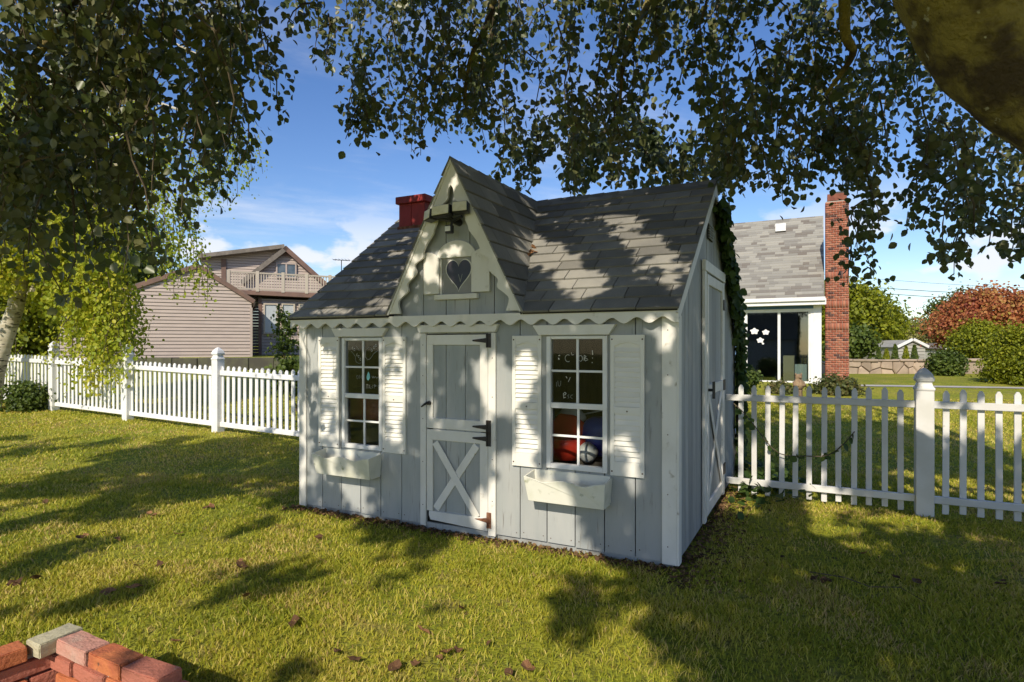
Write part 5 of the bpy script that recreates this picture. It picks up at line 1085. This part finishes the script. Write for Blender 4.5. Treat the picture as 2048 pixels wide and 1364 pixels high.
def lit(kind, a, b_):
    r = np.zeros(len(a), bool)
    for pl in WALL: r |= (kind == 1) & inpoly(a, b_, pl)
    for pl in ROOF:
        cx_ = sum(q[0] for q in pl) / len(pl); cy_ = sum(q[1] for q in pl) / len(pl); r |= (kind == 2) & inpoly(a, b_, [(cx_ + (q[0] - cx_) * 1.25, cy_ + (q[1] - cy_) * 1.35) for q in pl])
    r |= (kind == 0) & (a > -.9) & (a < .74 + (3.95 - b_) * .06 - .12) & (b_ < 3.3) & (fnoise(a / .3, b_ / .4, 9) < .6)
    r |= (kind == 0) & (shade_p(kind, a, b_) < .12)
    return r
def inframe(Pw, m=60):
    Y = np.maximum(Pw[:, 1], .05); x = CX + F * Pw[:, 0] / Y; y = HY - F * (Pw[:, 2] - H) / Y
    return (Pw[:, 1] > .05) & (x > -m) & (x < 2048 + m) & (y > -m)
NCAND = 7000; tx = g.uniform(-8.5, 6.5, NCAND); ty = g.uniform(1.6, 10.5, NCAND)
zc_ = g.uniform(3.9, 5.6, NCAND)
for it in range(7):
    tt = zc_ / -SD.z; Cn = np.stack([tx - sd[0] * tt, ty - sd[1] * tt, zc_], 1); bad = inframe(Cn, 140); zc_ = np.where(bad, zc_ + .6, zc_)
kind, a, b_ = trace(Cn); keep = (~inframe(Cn, 140)) & (g.random(NCAND) < shade_p(kind, a, b_)); Cn = Cn[keep]
PER = 22; ix = np.repeat(np.arange(len(Cn)), PER); Pn = Cn[ix] + g.normal(size=(len(ix), 3)) * np.array([.13, .13, .09])
kind, a, b_ = trace(Pn); kp = ~lit(kind, a, b_) & ~inframe(Pn, 30); Pn = Pn[kp]; m = len(Pn)
Pv = np.array(P); kv_, av_, bv_ = trace(Pv); kp = ~(lit(kv_, av_, bv_) & (kv_ > 0)); P, A, Nn, S, T = [[q for q, k_ in zip(L_, kp) if k_] for L_ in (P, A, Nn, S, T)]
Pv = np.array(P); Pall = np.concatenate([Pv, Pn]); Aall = np.concatenate([np.array(A), g.normal(size=(m, 3)) + np.array([0, 0, -.4])]); Nall = np.concatenate([np.array(Nn), g.normal(size=(m, 3)) * .6 + np.array([0, -.2, .8])])
Sall = np.concatenate([np.array(S), .105 * g.uniform(.7, 1.25, m)]); Tall = np.concatenate([np.array(T), g.random(m)])
# the 300 leaves that show largest stand as leaves of their own
Yv = Pv[:, 1]; xv = CX + F * Pv[:, 0] / Yv; yv = HY - F * (Pv[:, 2] - H) / Yv; big = np.where((xv > 0) & (xv < 2048) & (yv > 0), np.array(S) / Yv, 0); pick = np.argsort(-big)[:300]
lmesh = [leaf_mesh('leaf', [(0, 0, 0)], [(1, 0, 0)], [(0, 0, 1)], [1.0], [t_], .44) for t_ in (.1, .35, .6, .85)]
for me in lmesh: me.materials.append(m_beech)
for i in pick:
    A_ = Vector(Aall[i]).normalized(); B_ = Vector(Nall[i]).cross(A_).normalized(); C_ = A_.cross(B_); o = link('leaf', lmesh[int(min(3, Tall[i] * 4))], None, be)
    o.matrix_local = Matrix.Translation(Vector(Pall[i]) - b0) @ Matrix((A_, B_, C_)).transposed().to_4x4() @ Matrix.Scale(float(Sall[i]), 4)
rest = np.ones(len(Pall), bool); rest[pick] = False
o = link('crown', leaf_mesh('crown', Pall[rest] - np.array(b0), Aall[rest], Nall[rest], Sall[rest], Tall[rest], .44), m_beech, be); o['kind'] = 'stuff'
tw.build('twigs', m_twig, be)['kind'] = 'stuff'
# ------------------------------------------------------------------ grass
g = np.random.default_rng(23)
def scatter(y0, y1, dens):
    n = int(dens * (y1 - y0) * (1.95 * y1 + 1.6)); x = g.uniform(-.975 * y1 - .8, .975 * y1 + .8, n); y = g.uniform(y0, y1, n); k = np.abs(x) < .975 * y + .8; return x[k], y[k]
parts = [scatter(2.0, 4.2, 8500), scatter(4.2, 7.0, 3800), scatter(7.0, 13.0, 1200)]
x = np.concatenate([q[0] for q in parts]); y = np.concatenate([q[1] for q in parts])
rel = np.stack([x, y], 1) - np.array([LC.x, LC.y]); uu = rel @ UAn[:2]; nn_ = rel @ NAn[:2]
inside = (uu > -.0) & (uu < WD) & (nn_ > -.02) & (nn_ < DP); near = (np.maximum(np.maximum(-uu, uu - WD), np.maximum(-nn_, nn_ - DP)) < .10) & (g.random(len(x)) < .7)
thin = (fnoise(x / .55, y / .55, 31) < .42) & (g.random(len(x)) < .55)
sh_bare = (uu > WD - .05) & (uu < WD + .55) & (nn_ > -.5) & (nn_ < 2.6) & (g.random(len(x)) < .75 * np.exp(-np.clip(uu - WD, 0, 9) / .3))
k = ~(inside | near | thin | sh_bare); x, y = x[k], y[k]; n = len(x)
dist = np.hypot(x, y); hgt = g.uniform(.012, .036, n) * (.75 + .8 * fnoise(x / .35, y / .35, 33)); wd = (.0010 + .0006 * dist) * g.uniform(.7, 1.3, n)
th = g.uniform(0, 6.283, n); lean = g.uniform(.2, 1.1, n) * hgt; la = g.uniform(0, 6.283, n)
B = np.stack([x, y, gz(x, y) - .003], 1); W = np.stack([np.cos(th), np.sin(th), 0 * th], 1) * wd[:, None]; Ld = np.stack([np.cos(la) * lean, np.sin(la) * lean, 0 * la], 1); Up = np.stack([0 * hgt, 0 * hgt, hgt], 1)
V = np.stack([B - W, B + W, B - W * .75 + Ld * .35 + Up * .6, B + W * .75 + Ld * .35 + Up * .6, B + Ld + Up], 1).reshape(-1, 3)
o_ = np.arange(n)[:, None] * 5; Fq = np.concatenate([o_ + np.array([0, 1, 3]), o_ + np.array([0, 3, 2]), o_ + np.array([2, 3, 4])], 0)
pn = fnoise(x / .8, y / .8, 35); pn2 = fnoise(x / .22, y / .22, 36)
T = np.clip(.10 + .55 * pn + .28 * (pn2 - .4) + g.normal(0, .13, n), 0, 1); straw = sstep(.52, .72, fnoise(x / .45, y / .45, 39)); T = np.where(g.random(n) < .07 + .5 * straw, g.uniform(.6, 1, n), T)
tag(link('grass', npmesh('grass', V, Fq, np.repeat(T, 5)), m_grass), 'short patchy lawn grass with straw coloured thatch', 'grass', None, 'stuff')
# ------------------------------------------------------------------ leaf litter along the foot of the walls
n = 2600; uu = np.where(g.random(n) < .55, g.uniform(-.1, WD + .1, n), WD + np.abs(g.normal(0, .16, n))); nn_ = np.where(uu < WD, -np.abs(g.normal(0, .07, n)) - .01, g.uniform(-.3, 2.6, n))
P = LCn[None] + uu[:, None] * UAn + nn_[:, None] * NAn; P[:, 2] = gz(P[:, 0], P[:, 1]) + g.uniform(.004, .02, n)
A = g.normal(size=(n, 3)) * np.array([1, 1, .25]); Nn = g.normal(size=(n, 3)) * .35 + np.array([0, 0, 1])
tag(link('leaf_litter', leaf_mesh('leaf_litter', P, A, Nn, g.uniform(.012, .04, n), g.random(n), .4), foliage('brown_litter', [(.07, .04, .025), (.15, .085, .045), (.26, .16, .08)], .8, .05, .1)), 'brown leaf crumbs gathered along the foot of the playhouse', 'leaf litter', None, 'stuff')
# ------------------------------------------------------------------ fallen leaves
fm = []
for s_ in range(5):
    rr = random.Random(s_); pts = []
    bm = MB(); n = 9
    ring = [(math.cos(2 * math.pi * i / n) * rr.uniform(.7, 1.1) * (1.25 if i in (0, 5) else 1), math.sin(2 * math.pi * i / n) * rr.uniform(.5, .85), rr.uniform(.0, .55)) for i in range(n)]
    bm.add([(0, 0, 0)] + ring, [(0, i + 1, (i + 1) % n + 1) for i in range(n)]); me = mesh('fallen_leaf', bm.v, bm.f); me.materials.append(m_dryleaf); fm.append(me)
cl_ = [(x, y, 3) for x, y in ((75, 1010), (175, 1078), (245, 1080), (300, 1140), (215, 1190), (500, 1195), (480, 1140), (395, 1285), (840, 1268), (920, 1225), (895, 1325), (1730, 1115), (1800, 1165), (1650, 1165), (790, 1350), (60, 1170), (640, 1080), (1195, 1060), (560, 1255), (990, 1290), (1060, 1340), (2030, 1180), (690, 1330), (350, 1080), (430, 1020), (310, 1035))]
for (x, y, k) in cl_:
    for j in range(random.randint(1, k)):
        Y = F * H / (y - HY); px_w = (x - CX) / F * Y + random.gauss(0, .05); Yw = Y + random.gauss(0, .05); o = bpy.data.objects.new('fallen_leaf', random.choice(fm)); COL.objects.link(o)
        s_ = random.uniform(.022, .045); o.scale = (s_, s_, s_); o.location = (px_w, Yw, G(px_w, Yw) + .022); o.rotation_euler = (random.uniform(-.5, .5), random.uniform(-.5, .5), random.uniform(0, 6)); q_ = Vector((px_w, Yw, 0)) - LC; dn_ = q_.dot(NA)
        lb = 'curled dry brown leaf on the lawn close to the brick planter' if (px_w < -.9 and Yw < 3.3) else ('dry brown leaf on shaded lawn before the off white fence' if px_w > 1.1 else ('dry brown leaf on the lawn just before the playhouse front wall' if dn_ > -1.0 and px_w > -2.2 else ('dry brown leaf on the open lawn before the bright white fence' if px_w <= -1.6 else 'dry brown leaf on sunny lawn well in front of the playhouse door')))
        tag(o, lb, 'leaf', 'fallen leaves: ' + lb[lb.index(' on '):].strip())
vl = bpy.data.objects.new('leaf_litter', fm[0]); 
for j in range(9):
    q = loc(UD + vn(0) * 0 + .36 + random.gauss(0, .02), .62 + random.gauss(0, .05)); o = bpy.data.objects.new('fallen_leaf', random.choice(fm)); COL.objects.link(o); rel_ = q - LC; n_ = rel_.dot(NA); o.location = (q.x, q.y, ZE + KR * n_ + .03); o.scale = (.03,) * 3; o.rotation_euler = (random.uniform(-1, 1), random.uniform(-1, 1), random.uniform(0, 6)); tag(o, 'dead brown leaf caught in the roof valley beside the dormer', 'leaf', 'leaves caught in the roof valley')
k = MB(); pts = [at(1540, 1130, 1).copy() for _ in range(1)]
gp_ = [(1620, 1150), (1690, 1165), (1740, 1180), (1800, 1185), (1850, 1210)]; k.tube([Vector(((x_ - CX) / F * F * H / (y_ - HY), F * H / (y_ - HY), .02 + .012 * (i % 2))) for i, (x_, y_) in enumerate(gp_)], [.004, .004, .0035, .003, .002], 5)
tag(k.build('fallen_twig', m_twig), 'thin bare twig fallen on the shaded lawn', 'twig')
